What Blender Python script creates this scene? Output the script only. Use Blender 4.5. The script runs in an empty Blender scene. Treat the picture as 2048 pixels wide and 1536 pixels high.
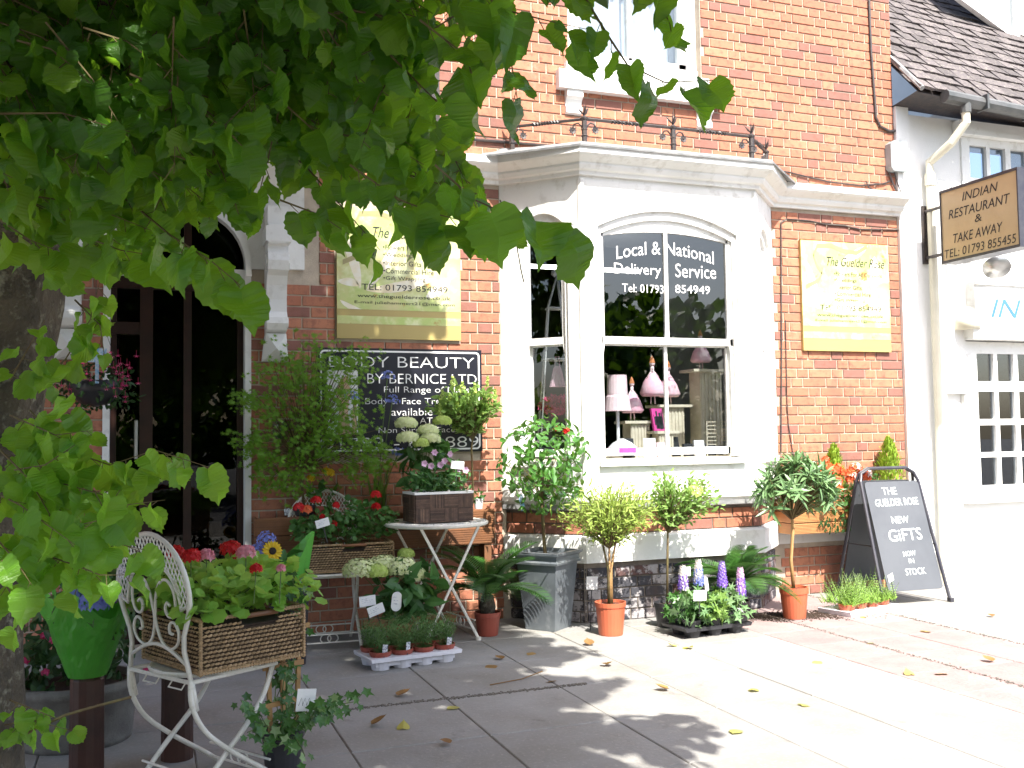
import bpy, math, random
from mathutils import Vector, Matrix, noise
SC = bpy.context.scene
COL = SC.collection
rad = math.radians
V = Vector
rng = random.Random(11)
U = rng.uniform

# ------------------------------------------------------------------ camera, sky, sun, exposure
CAM = V((0, -6.7, 1.27))
yaw, pit, rol = rad(20.3), rad(3.15), rad(0.85)
fw = V((math.sin(yaw)*math.cos(pit), math.cos(yaw)*math.cos(pit), math.sin(pit)))
rt = V((math.cos(yaw), -math.sin(yaw), 0)); up = rt.cross(fw)
r2 = rt*math.cos(rol)-up*math.sin(rol); u2 = up*math.cos(rol)+rt*math.sin(rol)
cd = bpy.data.cameras.new('camera'); cam = bpy.data.objects.new('camera', cd); COL.objects.link(cam)
cam.matrix_world = Matrix(((r2.x, u2.x, -fw.x, CAM.x), (r2.y, u2.y, -fw.y, CAM.y), (r2.z, u2.z, -fw.z, CAM.z), (0, 0, 0, 1)))
cd.sensor_width = 36; cd.lens = 36*1990/2048; cd.clip_start = .05; cd.clip_end = 600
SC.camera = cam
SUN_EL = rad(54)
w = bpy.data.worlds.new('World'); SC.world = w; w.use_nodes = True
nt = w.node_tree; bg = nt.nodes['Background']
sky = nt.nodes.new('ShaderNodeTexSky'); sky.sky_type = 'NISHITA'; sky.sun_disc = False
sky.sun_elevation = SUN_EL; sky.sun_rotation = rad(180); sky.air_density = 1.0; sky.dust_density = 3.0; sky.ozone_density = 1.0
nt.links.new(sky.outputs[0], bg.inputs[0]); bg.inputs[1].default_value = .145
sd = bpy.data.lights.new('sun', 'SUN'); sd.energy = 4.7; sd.angle = rad(.55); sd.color = (1, .95, .86)
sun = bpy.data.objects.new('sun', sd); COL.objects.link(sun); sun.location = (0, -20, 30)
sdir = V((.02, -math.cos(SUN_EL), math.sin(SUN_EL)))
sun.rotation_euler = sdir.to_track_quat('Z', 'Y').to_euler()
SC.view_settings.view_transform = 'Standard'; SC.view_settings.look = 'None'
SC.view_settings.exposure = 1.56; SC.view_settings.gamma = 1; SC.view_settings.use_curve_mapping = False
SC.cycles.max_bounces = 7; SC.cycles.transparent_max_bounces = 12; SC.cycles.use_denoising = True
SC.cycles.sample_clamp_indirect = 6

def seen(P, mx=0, my=0):
    """True where a world point falls inside the camera's field (used only to keep foliage out of the clear air)."""
    v = V(P)-CAM; z = v.dot(fw)
    if z < .1: return None
    return 1024+1990*v.dot(r2)/z, 768-1990*v.dot(u2)/z, z

# ------------------------------------------------------------------ materials
class NG:
    def __init__(s, name):
        s.m = bpy.data.materials.new(name); s.m.use_nodes = True; s.t = s.m.node_tree
        s.b = s.t.nodes['Principled BSDF']; s.out = s.t.nodes['Material Output']
    def n(s, typ, **k):
        q = s.t.nodes.new('ShaderNode'+typ)
        for a, b in k.items(): setattr(q, a, b)
        return q
    def l(s, a, b): s.t.links.new(a, b)
    def put(s, sock, val):
        if hasattr(val, 'links'): s.l(val, sock)
        else: sock.default_value = val
    def math(s, op, a, b=0, clamp=False):
        q = s.n('Math', operation=op, use_clamp=clamp); s.put(q.inputs[0], a); s.put(q.inputs[1], b); return q.outputs[0]
    def mix(s, f, a, b, bt='MIX'):
        q = s.n('MixRGB', blend_type=bt)
        s.put(q.inputs[0], f)
        for i, c in ((1, a), (2, b)):
            if isinstance(c, tuple): c = c+(1,) if len(c) == 3 else c
            s.put(q.inputs[i], c)
        return q.outputs[0]
    def coord(s, kind='Object', scale=(1, 1, 1)):
        if kind == 'World':
            o = s.n('NewGeometry').outputs['Position']
        else: o = s.n('TexCoord').outputs[kind]
        q = s.n('Mapping'); s.l(o, q.inputs[0]); q.inputs['Scale'].default_value = scale; return q.outputs[0]
    def noise(s, sc, vec=None, det=4, rough=.6, lo=None, hi=None):
        q = s.n('TexNoise'); q.inputs['Scale'].default_value = sc; q.inputs['Detail'].default_value = det; q.inputs['Roughness'].default_value = rough
        s.l(vec if vec is not None else s.coord(), q.inputs['Vector'])
        if lo is None: return q.outputs[0]
        return s.ramp(q.outputs[0], lo, hi)
    def ramp(s, v, lo, hi):
        q = s.n('MapRange', clamp=True); s.put(q.inputs[0], v); q.inputs[1].default_value = lo; q.inputs[2].default_value = hi; return q.outputs[0]
    def rnd(s):
        g = s.n('NewGeometry').outputs['Random Per Island']; o = s.n('ObjectInfo').outputs['Random']
        return s.math('FRACT', s.math('ADD', g, s.math('MULTIPLY', o, 7.31)))
    def bump(s, h, st=.3, d=.01):
        q = s.n('Bump'); q.inputs['Strength'].default_value = st; q.inputs['Distance'].default_value = d; s.l(h, q.inputs['Height']); s.l(q.outputs[0], s.b.inputs['Normal'])

def mat(name, c, c2=None, rough=.6, ns=6, bump=0, bs=60, metal=0, rnd=0, c3=None, lo=.35, hi=.65, spec=.5, world=True, bd=.004):
    g = NG(name); b = g.b; cc = g.coord('World' if world else 'Object')
    b.inputs['Roughness'].default_value = rough; b.inputs['Metallic'].default_value = metal; b.inputs['Specular IOR Level'].default_value = spec
    c2 = c2 or tuple(x*.82 for x in c)
    col = g.mix(g.noise(ns, cc, lo=lo, hi=hi), c, c2)
    if c3: col = g.mix(g.noise(ns*3.3, cc, lo=.55, hi=.7), col, c3)
    if rnd: col = g.mix(g.math('MULTIPLY', g.rnd(), rnd), col, tuple(x*.3 for x in c2))
    g.l(col, b.inputs['Base Color'])
    if bump: g.bump(g.noise(bs, cc, det=3), bump, bd)
    return g.m

def leafmat(name, c, c2, tr=None, rough=.45, tw=.35, veins=False, spec=.4, yellow=None):
    g = NG(name); b = g.b
    r = g.rnd()
    col = g.mix(r, c, c2)
    if yellow: col = g.mix(g.math('GREATER_THAN', g.math('FRACT', g.math('MULTIPLY', r, 17.3)), .86), col, yellow)
    if veins:
        uv = g.n('TexCoord').outputs['UV']; sp = g.n('SeparateXYZ'); g.l(uv, sp.inputs[0])
        au = g.math('ABSOLUTE', g.math('SUBTRACT', sp.outputs[0], .5))
        q = g.math('PINGPONG', g.math('SUBTRACT', sp.outputs[1], g.math('MULTIPLY', au, 1.1)), .075)
        vein = g.math('MAXIMUM', g.math('LESS_THAN', q, .005), g.math('LESS_THAN', au, .009))
        col = g.mix(g.math('MULTIPLY', vein, .12), col, tuple(min(1, x*2.2+.02) for x in c))
        q2 = g.math('MULTIPLY', q, 9)
        sm = g.noise(12, uv, lo=.62, hi=.78); col = g.mix(g.math('MULTIPLY', sm, .35), col, (c[0]*1.8+.02, c[1]*.8, c[2]*.6))
        g.bump(g.noise(9, uv, det=2), .35, .006)
    g.l(col, b.inputs['Base Color']); b.inputs['Roughness'].default_value = rough; b.inputs['Specular IOR Level'].default_value = spec
    t = g.n('BsdfTranslucent'); tr = tr or (c2[0]*2.2, c2[1]*2.4, c2[2]*1.2)
    g.l(g.mix(.75, col, tr), t.inputs[0])
    ms = g.n('MixShader'); ms.inputs[0].default_value = tw; g.l(b.outputs[0], ms.inputs[1]); g.l(t.outputs[0], ms.inputs[2]); g.l(ms.outputs[0], g.out.inputs[0])
    return g.m

def brickmat(name, a, b_, c, dark, mottle=None):
    g = NG(name); cc = g.coord('World'); r = g.rnd()
    col = g.mix(g.ramp(r, .1, .75), a, b_)
    col = g.mix(g.math('GREATER_THAN', g.math('FRACT', g.math('MULTIPLY', r, 23.7)), .8), col, c)
    col = g.mix(g.noise(22, cc, lo=.5, hi=.75), col, dark)
    col = g.mix(g.math('MULTIPLY', g.noise(1.1, cc, lo=.5, hi=.75), .35), col, dark)
    if mottle: col = g.mix(g.noise(7, cc, det=6, rough=.75, lo=.5, hi=.56), col, mottle)
    st = g.n('Mapping'); g.l(cc, st.inputs[0]); st.inputs['Scale'].default_value = (2.2, 2.2, .35)
    col = g.mix(g.math('MULTIPLY', g.noise(1.6, st.outputs[0], det=6, rough=.7, lo=.52, hi=.7), .5), col, (.12, .075, .06))
    col = g.mix(g.math('MULTIPLY', g.noise(3.1, cc, det=7, rough=.8, lo=.6, hi=.72), .35), col, (.5, .4, .33))
    g.l(col, g.b.inputs['Base Color']); g.b.inputs['Roughness'].default_value = .85
    g.bump(g.noise(140, cc, det=4), .5, .004)
    return g.m

M = {}
M['brick'] = brickmat('brick_red', (.45, .19, .11), (.38, .145, .085), (.25, .11, .085), (.2, .08, .055))
M['brick_dark'] = brickmat('brick_dark_shade', (.17, .06, .045), (.11, .045, .04), (.075, .045, .045), (.08, .04, .035))
M['brick_paint'] = brickmat('brick_black_paint', (.03, .032, .045), (.045, .045, .055), (.1, .05, .045), (.02, .02, .03), (.34, .32, .33))
M['mortar'] = mat('mortar', (.5, .43, .34), (.38, .32, .26), .95, 9, .6, 150)
M['mortar_dark'] = mat('mortar_dark', (.2, .17, .14), (.12, .1, .09), .95, 9, .6, 150)
M['white'] = mat('white_paint', (.78, .78, .77), (.71, .71, .69), .5, 3, .3, 45, c3=(.6, .59, .56))
M['stucco'] = mat('white_render', (.8, .8, .79), (.72, .72, .71), .85, 2, .5, 90)
M['cream'] = mat('cream_paint', (.72, .68, .55), (.64, .6, .48), .6, 4)
M['lead'] = mat('lead_sheet', (.16, .17, .18), (.3, .3, .3), .6, 10, .3, 40)
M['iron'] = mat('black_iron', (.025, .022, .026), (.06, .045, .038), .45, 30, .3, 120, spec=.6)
M['black'] = mat('black_plastic', (.02, .02, .024), (.03, .03, .035), .4, 10)
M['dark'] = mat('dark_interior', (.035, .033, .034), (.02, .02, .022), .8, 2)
M['woodd'] = mat('dark_varnished_wood', (.035, .012, .008), (.02, .008, .006), .35, 8)
M['wallin'] = mat('interior_wall', (.4, .4, .43), (.33, .33, .36), .8, 1)
M['bark'] = mat('lime_bark', (.1, .08, .055), (.045, .037, .027), .95, 9, 1, 45, c3=(.2, .19, .14), bd=.02)
M['twig'] = mat('twig', (.13, .11, .04), (.09, .055, .025), .8, 20)
M['stem'] = mat('green_stem', (.1, .17, .04), (.07, .11, .03), .6, 20)
M['slab'] = None
g = NG('paving_slab'); cc = g.coord('World'); r = g.rnd()
c_ = g.mix(g.ramp(r, 0, 1), (.285, .282, .275), (.235, .233, .23)); c_ = g.mix(g.noise(2.2, cc, det=7, lo=.35, hi=.72), c_, (.2, .19, .17))
c_ = g.mix(g.math('MULTIPLY', g.noise(60, cc, det=2, lo=.55, hi=.75), .5), c_, (.38, .36, .33)); c_ = g.mix(g.math('MULTIPLY', g.noise(5, cc, det=7, rough=.7, lo=.6, hi=.7), .6), c_, (.12, .11, .1))
g.l(c_, g.b.inputs['Base Color']); g.b.inputs['Roughness'].default_value = .85; g.bump(g.noise(45, cc, det=6), .45, .006); M['slab'] = g.m
M['pink'] = mat('pink_paving', (.32, .235, .225), (.26, .19, .185), .9, 5, .9, 38, rnd=.25, bd=.008)
M['joint'] = mat('sand_joint', (.17, .155, .13), (.1, .09, .08), .95, 20)
M['asph'] = mat('asphalt', (.055, .055, .057), (.045, .045, .047), .9, 5, .6, 200)
M['soil'] = mat('soil', (.05, .028, .017), (.028, .018, .012), .95, 60, 1, 200)
M['terra'] = mat('terracotta_plastic', (.5, .12, .055), (.42, .1, .05), .4, 3, .08, 90)
M['terrad'] = mat('brown_red_plastic', (.32, .07, .045), (.26, .06, .04), .45, 3)
M['zinc'] = mat('zinc', (.2, .225, .25), (.13, .15, .17), .42, 3, .15, 12, metal=.45, c3=(.27, .29, .31))
M['wmetal'] = mat('cream_enamel', (.74, .72, .66), (.68, .66, .6), .38, 14, c3=(.62, .6, .53))
M['wicker'] = mat('seagrass', (.46, .31, .17), (.34, .22, .11), .8, 30, .4, 220, rnd=.6, c3=(.55, .4, .24))
M['wickerb'] = mat('seagrass_back', (.08, .05, .028), None, .9)
M['twigbox'] = mat('split_cane', (.17, .1, .065), (.1, .06, .045), .7, 40, .3, 200, rnd=.85)
M['deck'] = mat('decking', (.26, .11, .045), (.17, .075, .035), .6, 6, .3, 60, rnd=.25)
M['pine'] = mat('pale_timber', (.5, .25, .09), (.42, .2, .08), .6, 8, .2, 60, rnd=.2)
M['trell'] = mat('trellis_timber', (.42, .25, .1), (.33, .19, .08), .7, 20)
M['bollard'] = mat('dark_brown_timber', (.06, .025, .018), (.028, .013, .011), .4, 5, .3, 30)
M['stonepot'] = mat('concrete_planter', (.2, .19, .17), (.13, .12, .11), .95, 12, 1, 120)
M['plwhite'] = mat('white_plastic', (.72, .72, .78), None, .35)
M['card'] = mat('white_card', (.75, .75, .74), (.66, .67, .68), .5, 9)
M['ink'] = mat('black_ink', (.02, .02, .022), None, .5)
M['slate'] = mat('chalkboard', (.07, .076, .088), (.09, .097, .11), .45, 2.5, c3=(.08, .086, .1))
M['chalk'] = mat('chalk_pen', (.72, .8, .8), None, .8)
M['wtext'] = mat('white_lettering', (.85, .85, .85), None, .5)
M['navy'] = mat('navy_sign', (.012, .012, .02), None, .3)
M['skin'] = mat('printed_figure', (.62, .42, .28), (.5, .32, .2), .4, 9)
M['brass'] = mat('brass_face', (.5, .38, .22), (.44, .33, .19), .3, 2)
M['navyc'] = mat('sign_case', (.03, .03, .045), (.05, .05, .06), .4, 10)
M['blue'] = mat('blue_lettering', (.07, .2, .62), None, .5)
M['goldband'] = mat('gold_band', (.42, .34, .13), (.38, .3, .12), .28, 2)
g = NG('lily_print'); cc = g.coord('Object')
c_ = g.mix(g.noise(3.2, cc, lo=.38, hi=.6), (.56, .52, .27), (.42, .54, .18)); c_ = g.mix(g.noise(6, cc, lo=.5, hi=.66), c_, (.66, .7, .42)); c_ = g.mix(g.noise(9, cc, lo=.62, hi=.7), c_, (.4, .24, .08))
g.l(c_, g.b.inputs['Base Color']); g.b.inputs['Roughness'].default_value = .25; M['lily'] = g.m
M['petalw'] = mat('printed_petal', (.75, .74, .66), (.7, .62, .42), .3, 14)
M['ribbon'] = mat('printed_ribbon', (.36, .32, .16), None, .3)
M['steel'] = mat('brushed_steel', (.5, .5, .5), None, .3, metal=.9)
M['gutter'] = mat('grey_gutter', (.06, .065, .065), (.1, .1, .1), .45, 9)
M['tile'] = mat('roof_tile', (.14, .12, .122), (.09, .078, .08), .95, 14, .9, 60, rnd=.5, c3=(.27, .25, .21), bd=.01)
M['alarm'] = mat('alarm_box_grey', (.3, .34, .35), None, .5)
M['pinkp'] = mat('pink_fabric', (.68, .34, .42), (.72, .5, .55), .7, 12)
M['pinkw'] = mat('pale_pink', (.75, .6, .6), (.7, .5, .52), .6, 20)
M['magenta'] = mat('magenta_card', (.55, .05, .25), None, .5)
M['cream2'] = mat('cream_wood', (.6, .55, .42), (.5, .45, .34), .6, 9)
M['orange'] = mat('doll_orange', (.5, .18, .06), None, .6)
M['label'] = mat('printed_label', (.6, .62, .66), (.12, .14, .2), .4, 140, lo=.5, hi=.56)
M['bluelab'] = mat('blue_label', (.1, .35, .62), (.6, .65, .7), .4, 40)
M['cloth'] = mat('net_curtain', (.62, .66, .68), (.5, .55, .58), .8, 5)
M['poly'] = mat('green_cellophane', (.07, .3, .04), (.1, .38, .06), .22, 8)

def glass(name, col=(1, 1, 1), thin=.85, rough=0.0, rf=2.6):
    g = NG(name); g.t.nodes.remove(g.b)
    t = g.n('BsdfTransparent'); t.inputs[0].default_value = tuple(x*thin for x in col)+(1,)
    gl = g.n('BsdfGlossy'); gl.inputs['Roughness'].default_value = rough
    f = g.n('Fresnel'); g.l(g.math('SUBTRACT', 1.5, g.math('MULTIPLY', g.n('NewGeometry').outputs['Backfacing'], 1.5-1/1.5)), f.inputs[0])
    ms = g.n('MixShader'); g.l(g.math('MULTIPLY', f.outputs[0], rf, True), ms.inputs[0]); g.l(t.outputs[0], ms.inputs[1]); g.l(gl.outputs[0], ms.inputs[2]); g.l(ms.outputs[0], g.out.inputs[0])
    return g.m
M['glass'] = glass('window_glass', (.9, .95, 1))
M['glassdk'] = glass('door_glass', (.5, .5, .5), .9, rf=.6)
M['bottle'] = glass('green_glass', (.75, .95, .8), .9)
g = NG('cellophane'); g.b.inputs['Base Color'].default_value = (.13, .45, .07, 1); g.b.inputs['Roughness'].default_value = .18
g.bump(g.noise(16, g.coord('World'), det=2), .7, .02)
t = g.n('BsdfTranslucent'); t.inputs[0].default_value = (.25, .8, .15, 1); ms = g.n('MixShader'); ms.inputs[0].default_value = .5
g.l(g.b.outputs[0], ms.inputs[1]); g.l(t.outputs[0], ms.inputs[2]); g.l(ms.outputs[0], g.out.inputs[0]); M['poly'] = g.m
g = NG('fluorescent_tube'); g.b.inputs['Emission Color'].default_value = (1, .97, .85, 1); g.b.inputs['Emission Strength'].default_value = 3; M['tube'] = g.m

M['lime'] = leafmat('lime_leaf', (.058, .155, .015), (.036, .1, .014), (.33, .64, .03), .36, .48, True, yellow=(.12, .22, .02))
M['suntint_young'] = leafmat('suntint_young_leaf', (.1, .24, .02), (.075, .19, .018), (.42, .75, .05), .38, .5, True)  # shoot leaves coloured lighter to stand in for sun the canopy blocks
M['crown'] = leafmat('lime_crown', (.035, .095, .012), (.024, .065, .012), (.16, .32, .012), .45, .3)
M['laurel'] = leafmat('laurel_leaf', (.04, .12, .022), (.08, .22, .04), (.25, .45, .05), .22, .25, spec=.8)
M['ger'] = leafmat('geranium_leaf', (.17, .38, .05), (.26, .48, .09), (.55, .8, .12), .5, .35)
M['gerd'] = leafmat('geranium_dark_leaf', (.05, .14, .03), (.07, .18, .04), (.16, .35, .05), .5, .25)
M['maple'] = leafmat('maple_leaf', (.14, .3, .02), (.09, .22, .02), (.4, .62, .04), .5, .45)
M['hydl'] = leafmat('hydrangea_leaf', (.035, .11, .03), (.06, .16, .035), (.15, .32, .05), .45, .25)
M['hydf'] = leafmat('hydrangea_floret', (.6, .68, .3), (.68, .72, .45), (.7, .8, .4), .6, .2)
M['limef'] = leafmat('lime_floret', (.4, .55, .1), (.5, .6, .2), (.6, .7, .2), .6, .25)
M['pale'] = leafmat('pale_leaf', (.2, .32, .08), (.14, .26, .06), (.4, .6, .12), .5, .35)
M['feath'] = leafmat('feathery_leaf', (.24, .34, .06), (.3, .4, .09), (.5, .6, .12), .55, .3)
M['fern'] = leafmat('fern_leaf', (.2, .36, .06), (.26, .42, .08), (.4, .62, .12), .5, .3)
M['olea'] = leafmat('oleander_leaf', (.1, .2, .08), (.17, .28, .12), (.25, .42, .14), .35, .2, spec=.6)
M['cyc'] = leafmat('cycad_leaflet', (.03, .1, .02), (.05, .15, .025), (.14, .3, .04), .3, .25, spec=.6)
M['lav'] = leafmat('lavender_leaf', (.13, .24, .08), (.09, .19, .06), (.25, .4, .12), .6, .25)
M['grass'] = leafmat('grass_blade', (.12, .24, .03), (.18, .3, .06), (.3, .5, .08), .5, .3)
M['ivy'] = leafmat('ivy_leaf', (.03, .1, .02), (.06, .16, .03), (.18, .34, .06), .35, .2, yellow=(.25, .36, .16))
M['conif'] = leafmat('conifer', (.26, .38, .03), (.2, .33, .03), (.4, .55, .05), .6, .25)
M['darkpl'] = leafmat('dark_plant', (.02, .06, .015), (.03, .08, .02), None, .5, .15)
M['yucca'] = leafmat('purple_spike_leaf', (.08, .04, .04), (.13, .07, .05), (.2, .1, .08), .4, .15)
def fl(n, a, b): M[n] = leafmat('petal_'+n, a, b, tuple(min(1, x*1.1) for x in b), .55, .3)
fl('red', (.6, .012, .012), (.5, .006, .01)); fl('pinkf', (.75, .25, .33), (.72, .35, .42)); fl('lilac', (.66, .42, .6), (.72, .52, .68))
fl('violet', (.17, .08, .5), (.3, .18, .62)); fl('bluef', (.16, .2, .6), (.24, .3, .66)); fl('yellow', (.75, .55, .02), (.7, .45, .01)); fl('fuchsia', (.55, .02, .12), (.62, .08, .22))
fl('whitef', (.75, .73, .7), (.7, .66, .64)); fl('orangef', (.7, .1, .03), (.66, .16, .05)); fl('purplef', (.2, .06, .28), (.28, .1, .36)); fl('deadleaf', (.38, .26, .09), (.24, .13, .05)); fl('yellowleaf', (.5, .46, .1), (.42, .4, .12))
M['seed'] = mat('sunflower_seed', (.02, .012, .008), None, .9, bump=.8, bs=200)
M['redb'] = mat('red_trim', (.5, .02, .02), None, .5)

# ------------------------------------------------------------------ mesh building
ID = Matrix.Identity(4)
def T(x=0, y=0, z=0): return Matrix.Translation((x, y, z))
def Rz(a): return Matrix.Rotation(a, 4, 'Z')
def Rx(a): return Matrix.Rotation(a, 4, 'X')
def Ry(a): return Matrix.Rotation(a, 4, 'Y')
def Sc(x, y=None, z=None):
    y = x if y is None else y; z = x if z is None else z
    return Matrix.Diagonal((x, y, z, 1))
def frame(o, d, n):
    """matrix whose y axis runs along d and z axis leans to n"""
    y = V(d).normalized(); n = V(n); x = y.cross(n)
    if x.length < 1e-4: x = y.orthogonal()
    x.normalize(); z = x.cross(y)
    return Matrix(((x.x, y.x, z.x, o[0]), (x.y, y.y, z.y, o[1]), (x.z, y.z, z.z, o[2]), (0, 0, 0, 1)))

class MB:
    def __init__(s): s.v = []; s.f = []; s.mi = []; s.uv = []; s.M = ID; s.sm = False
    def add(s, vs, fs, mi=0, uv=None, Mx=None):
        k = len(s.v); m = s.M @ Mx if Mx is not None else s.M
        s.v += [m @ V(p) for p in vs]; s.f += [tuple(i+k for i in f) for f in fs]; s.mi += [mi]*len(fs)
        s.uv += uv if uv else [(p[0], p[1]) for p in vs]
        return s
    def box(s, c, d, Mx=None, mi=0):
        x, y, z = d[0]/2, d[1]/2, d[2]/2
        vs = [(c[0]+a*x, c[1]+b*y, c[2]+e*z) for a in (-1, 1) for b in (-1, 1) for e in (-1, 1)]
        return s.add(vs, [(0, 1, 3, 2), (4, 6, 7, 5), (0, 4, 5, 1), (2, 3, 7, 6), (0, 2, 6, 4), (1, 5, 7, 3)], mi, None, Mx)
    def bx(s, x0, x1, y0, y1, z0, z1, mi=0): return s.box(((x0+x1)/2, (y0+y1)/2, (z0+z1)/2), (x1-x0, y1-y0, z1-z0), None, mi)
    def tube(s, pts, r, n=6, mi=0, flat=1, closed=False):
        pts = [V(p) for p in pts]; N = len(pts); vs = []; prev = None
        for i, p in enumerate(pts):
            a = pts[(i-1) % N] if (closed or i) else p; b = pts[(i+1) % N] if (closed or i < N-1) else p
            t = (b-a); t = t.normalized() if t.length > 1e-9 else V((0, 0, 1))
            x = prev-t*prev.dot(t) if prev is not None else t.orthogonal()
            if x.length < 1e-5: x = t.orthogonal()
            x.normalize(); prev = x; y = t.cross(x); rr = r[i] if isinstance(r, (list, tuple)) else r
            for k in range(n):
                an = 2*math.pi*k/n; vs.append(p+x*math.cos(an)*rr+y*math.sin(an)*rr*flat)
        fs = [(i*n+k, i*n+(k+1) % n, ((i+1) % N)*n+(k+1) % n, ((i+1) % N)*n+k) for i in range(N if closed else N-1) for k in range(n)]
        if not closed: fs += [tuple(range(n))[::-1], tuple((N-1)*n+k for k in range(n))]
        return s.add(vs, fs, mi)
    def lathe(s, prof, n=20, c=(0, 0, 0), mi=0, cap=True, sq=False):
        vs = []
        for r, z in prof:
            for k in range(n):
                a = 2*math.pi*(k+.5)/n; q = (1/math.cos(math.pi/4) if sq else 1)*r; vs.append((c[0]+q*math.cos(a), c[1]+q*math.sin(a), c[2]+z))
        fs = [(i*n+k, i*n+(k+1) % n, (i+1)*n+(k+1) % n, (i+1)*n+k) for i in range(len(prof)-1) for k in range(n)]
        if cap: fs += [tuple(range(n))[::-1], tuple((len(prof)-1)*n+k for k in range(n))]
        return s.add(vs, fs, mi)
    def prism(s, poly, t, Mx=None, mi=0):
        """poly in local xz plane, extruded along y from 0 to t"""
        n = len(poly); vs = [(p[0], 0, p[1]) for p in poly]+[(p[0], t, p[1]) for p in poly]
        fs = [tuple(range(n)), tuple(range(2*n-1, n-1, -1))]+[(i, n+i, n+(i+1) % n, (i+1) % n) for i in range(n)]
        return s.add(vs, fs, mi, None, Mx)
    def sweep(s, path, prof, mi=0):
        """path: plan points left to right with outward = -y side; prof: (outward, z)"""
        P = [V((p[0], p[1], 0)) for p in path]; off = []
        for i, p in enumerate(P):
            ns = []
            if i: d = (P[i]-P[i-1]).normalized(); ns.append(V((d.y, -d.x, 0)))
            if i < len(P)-1: d = (P[i+1]-P[i]).normalized(); ns.append(V((d.y, -d.x, 0)))
            m = sum(ns, V()); m.normalize(); off.append(m/max(.3, m.dot(ns[0])))
        n = len(prof); vs = [p+o*a+V((0, 0, z)) for p, o in zip(P, off) for a, z in prof]
        fs = [(i*n+k, (i+1)*n+k, (i+1)*n+(k+1) % n, i*n+(k+1) % n) for i in range(len(P)-1) for k in range(n)]
        fs += [tuple(range(n)), tuple((len(P)-1)*n+k for k in range(n))[::-1]]
        return s.add(vs, fs, mi)
    def put(s, tp, Mx, mi=0): return s.add(tp[0], tp[1], mi, tp[2], Mx)
    def mesh(s, name, mats):
        me = bpy.data.meshes.new(name); me.from_pydata([tuple(p) for p in s.v], [], s.f)
        for m in (mats if isinstance(mats, (list, tuple)) else [mats]): me.materials.append(m)
        me.polygons.foreach_set('material_index', s.mi)
        if s.sm: me.polygons.foreach_set('use_smooth', [True]*len(s.f))
        ul = me.uv_layers.new(name='uv'); li = [0]*len(me.loops); me.loops.foreach_get('vertex_index', li)
        ul.data.foreach_set('uv', [c for i in li for c in s.uv[i]]); me.update(); return me
    def build(s, name, mats, parent=None, smooth=None, kind=None, label=None):
        if smooth is not None: s.sm = smooth
        return link(name, s.mesh(name, mats), parent, kind, label)

def link(name, data, parent=None, kind=None, label=None, Mx=None):
    o = bpy.data.objects.new(name, data); COL.objects.link(o)
    if parent: o.parent = parent
    if kind: o['kind'] = kind
    if label: o['label'] = label
    if Mx is not None: o.matrix_local = Mx
    return o
def thing(name, label, cat, loc=(0, 0, 0), rz=0, group=None):
    o = link(name, None); o.location = loc; o.rotation_euler = (0, 0, rz); o['label'] = label; o['category'] = cat
    o.empty_display_size = .1
    if group: o['group'] = group
    return o
def tag(o, label, cat, group=None):
    o['label'] = label; o['category'] = cat
    if group: o['group'] = group
    return o
def copy_tree(o, parent=None, kids=None):
    if kids is None:
        kids = {}
        for x in SC.objects:
            if x.parent: kids.setdefault(x.parent, []).append(x)
    c = o.copy(); COL.objects.link(c); c.parent = parent
    for ch in kids.get(o, []): copy_tree(ch, c, kids)
    return c

_tc = bpy.data.curves.new('t', 'FONT'); _to = bpy.data.objects.new('t', _tc); COL.objects.link(_to)
def text(txt, x0, x1, z0, z1, m, parent, y=-.003, shear=0, bold=0, bend=0, name='lettering', Mx=ID, thick=.0015, rot=0):
    """flat print: fits txt into the box x0..x1, z0..z1 on a surface facing -y"""
    _tc.body = txt; _tc.shear = shear; _tc.offset = bold; _tc.resolution_u = 3; _tc.extrude = 0
    bpy.context.view_layer.update()
    dg = bpy.context.evaluated_depsgraph_get(); me = bpy.data.meshes.new_from_object(_to.evaluated_get(dg))
    xs = [v.co.x for v in me.vertices]; ys = [v.co.y for v in me.vertices]
    if not xs: return
    ax, bx_, ay, by = min(xs), max(xs), min(ys), max(ys)
    for v in me.vertices:
        X = x0+(v.co.x-ax)/(bx_-ax)*(x1-x0); Z = z0+(v.co.y-ay)/max(1e-6, by-ay)*(z1-z0)
        q = (X-(x0+x1)/2); Z += -bend*q*q+rot*q
        v.co = Mx @ V((X, y, Z))
    me.materials.clear(); me.materials.append(m); me.name = name
    return link(name, me, parent)

# leaf templates: (verts, faces, uvs), tip along +y, about unit length
def strip(edge, spine, fold=.12, curl=.15, tip=1.05):
    vs = []; n = len(spine)
    def zz(u, v): return -curl*v*v+fold*abs(u)
    for (u, v) in edge: vs.append((-u, v, zz(u, v)))
    for v in spine: vs.append((0, v, zz(0, v)))
    for (u, v) in edge: vs.append((u, v, zz(u, v)))
    vs.append((0, tip, zz(0, tip)))
    fs = []
    for i in range(n-1): fs += [(i, n+i, n+i+1, i+1), (n+i, 2*n+i, 2*n+i+1, n+i+1)]
    fs += [(n-1, 2*n-1, 3*n), (2*n-1, 3*n-1, 3*n)]
    return vs, fs, [(p[0]+.5, p[1]) for p in vs]
def heart(fold, curl):
    e = [(.1, -.08), (.3, -.11), (.43, -.01), (.46, .09), (.52, .17), (.49, .26), (.53, .36), (.47, .45), (.48, .55), (.39, .62), (.36, .72), (.24, .77), (.2, .86), (.08, .92)]
    sp = [.0, .02, .06, .12, .2, .28, .37, .46, .55, .63, .71, .79, .87, .94]
    return strip(e, sp, fold, curl, 1.08)
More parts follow.
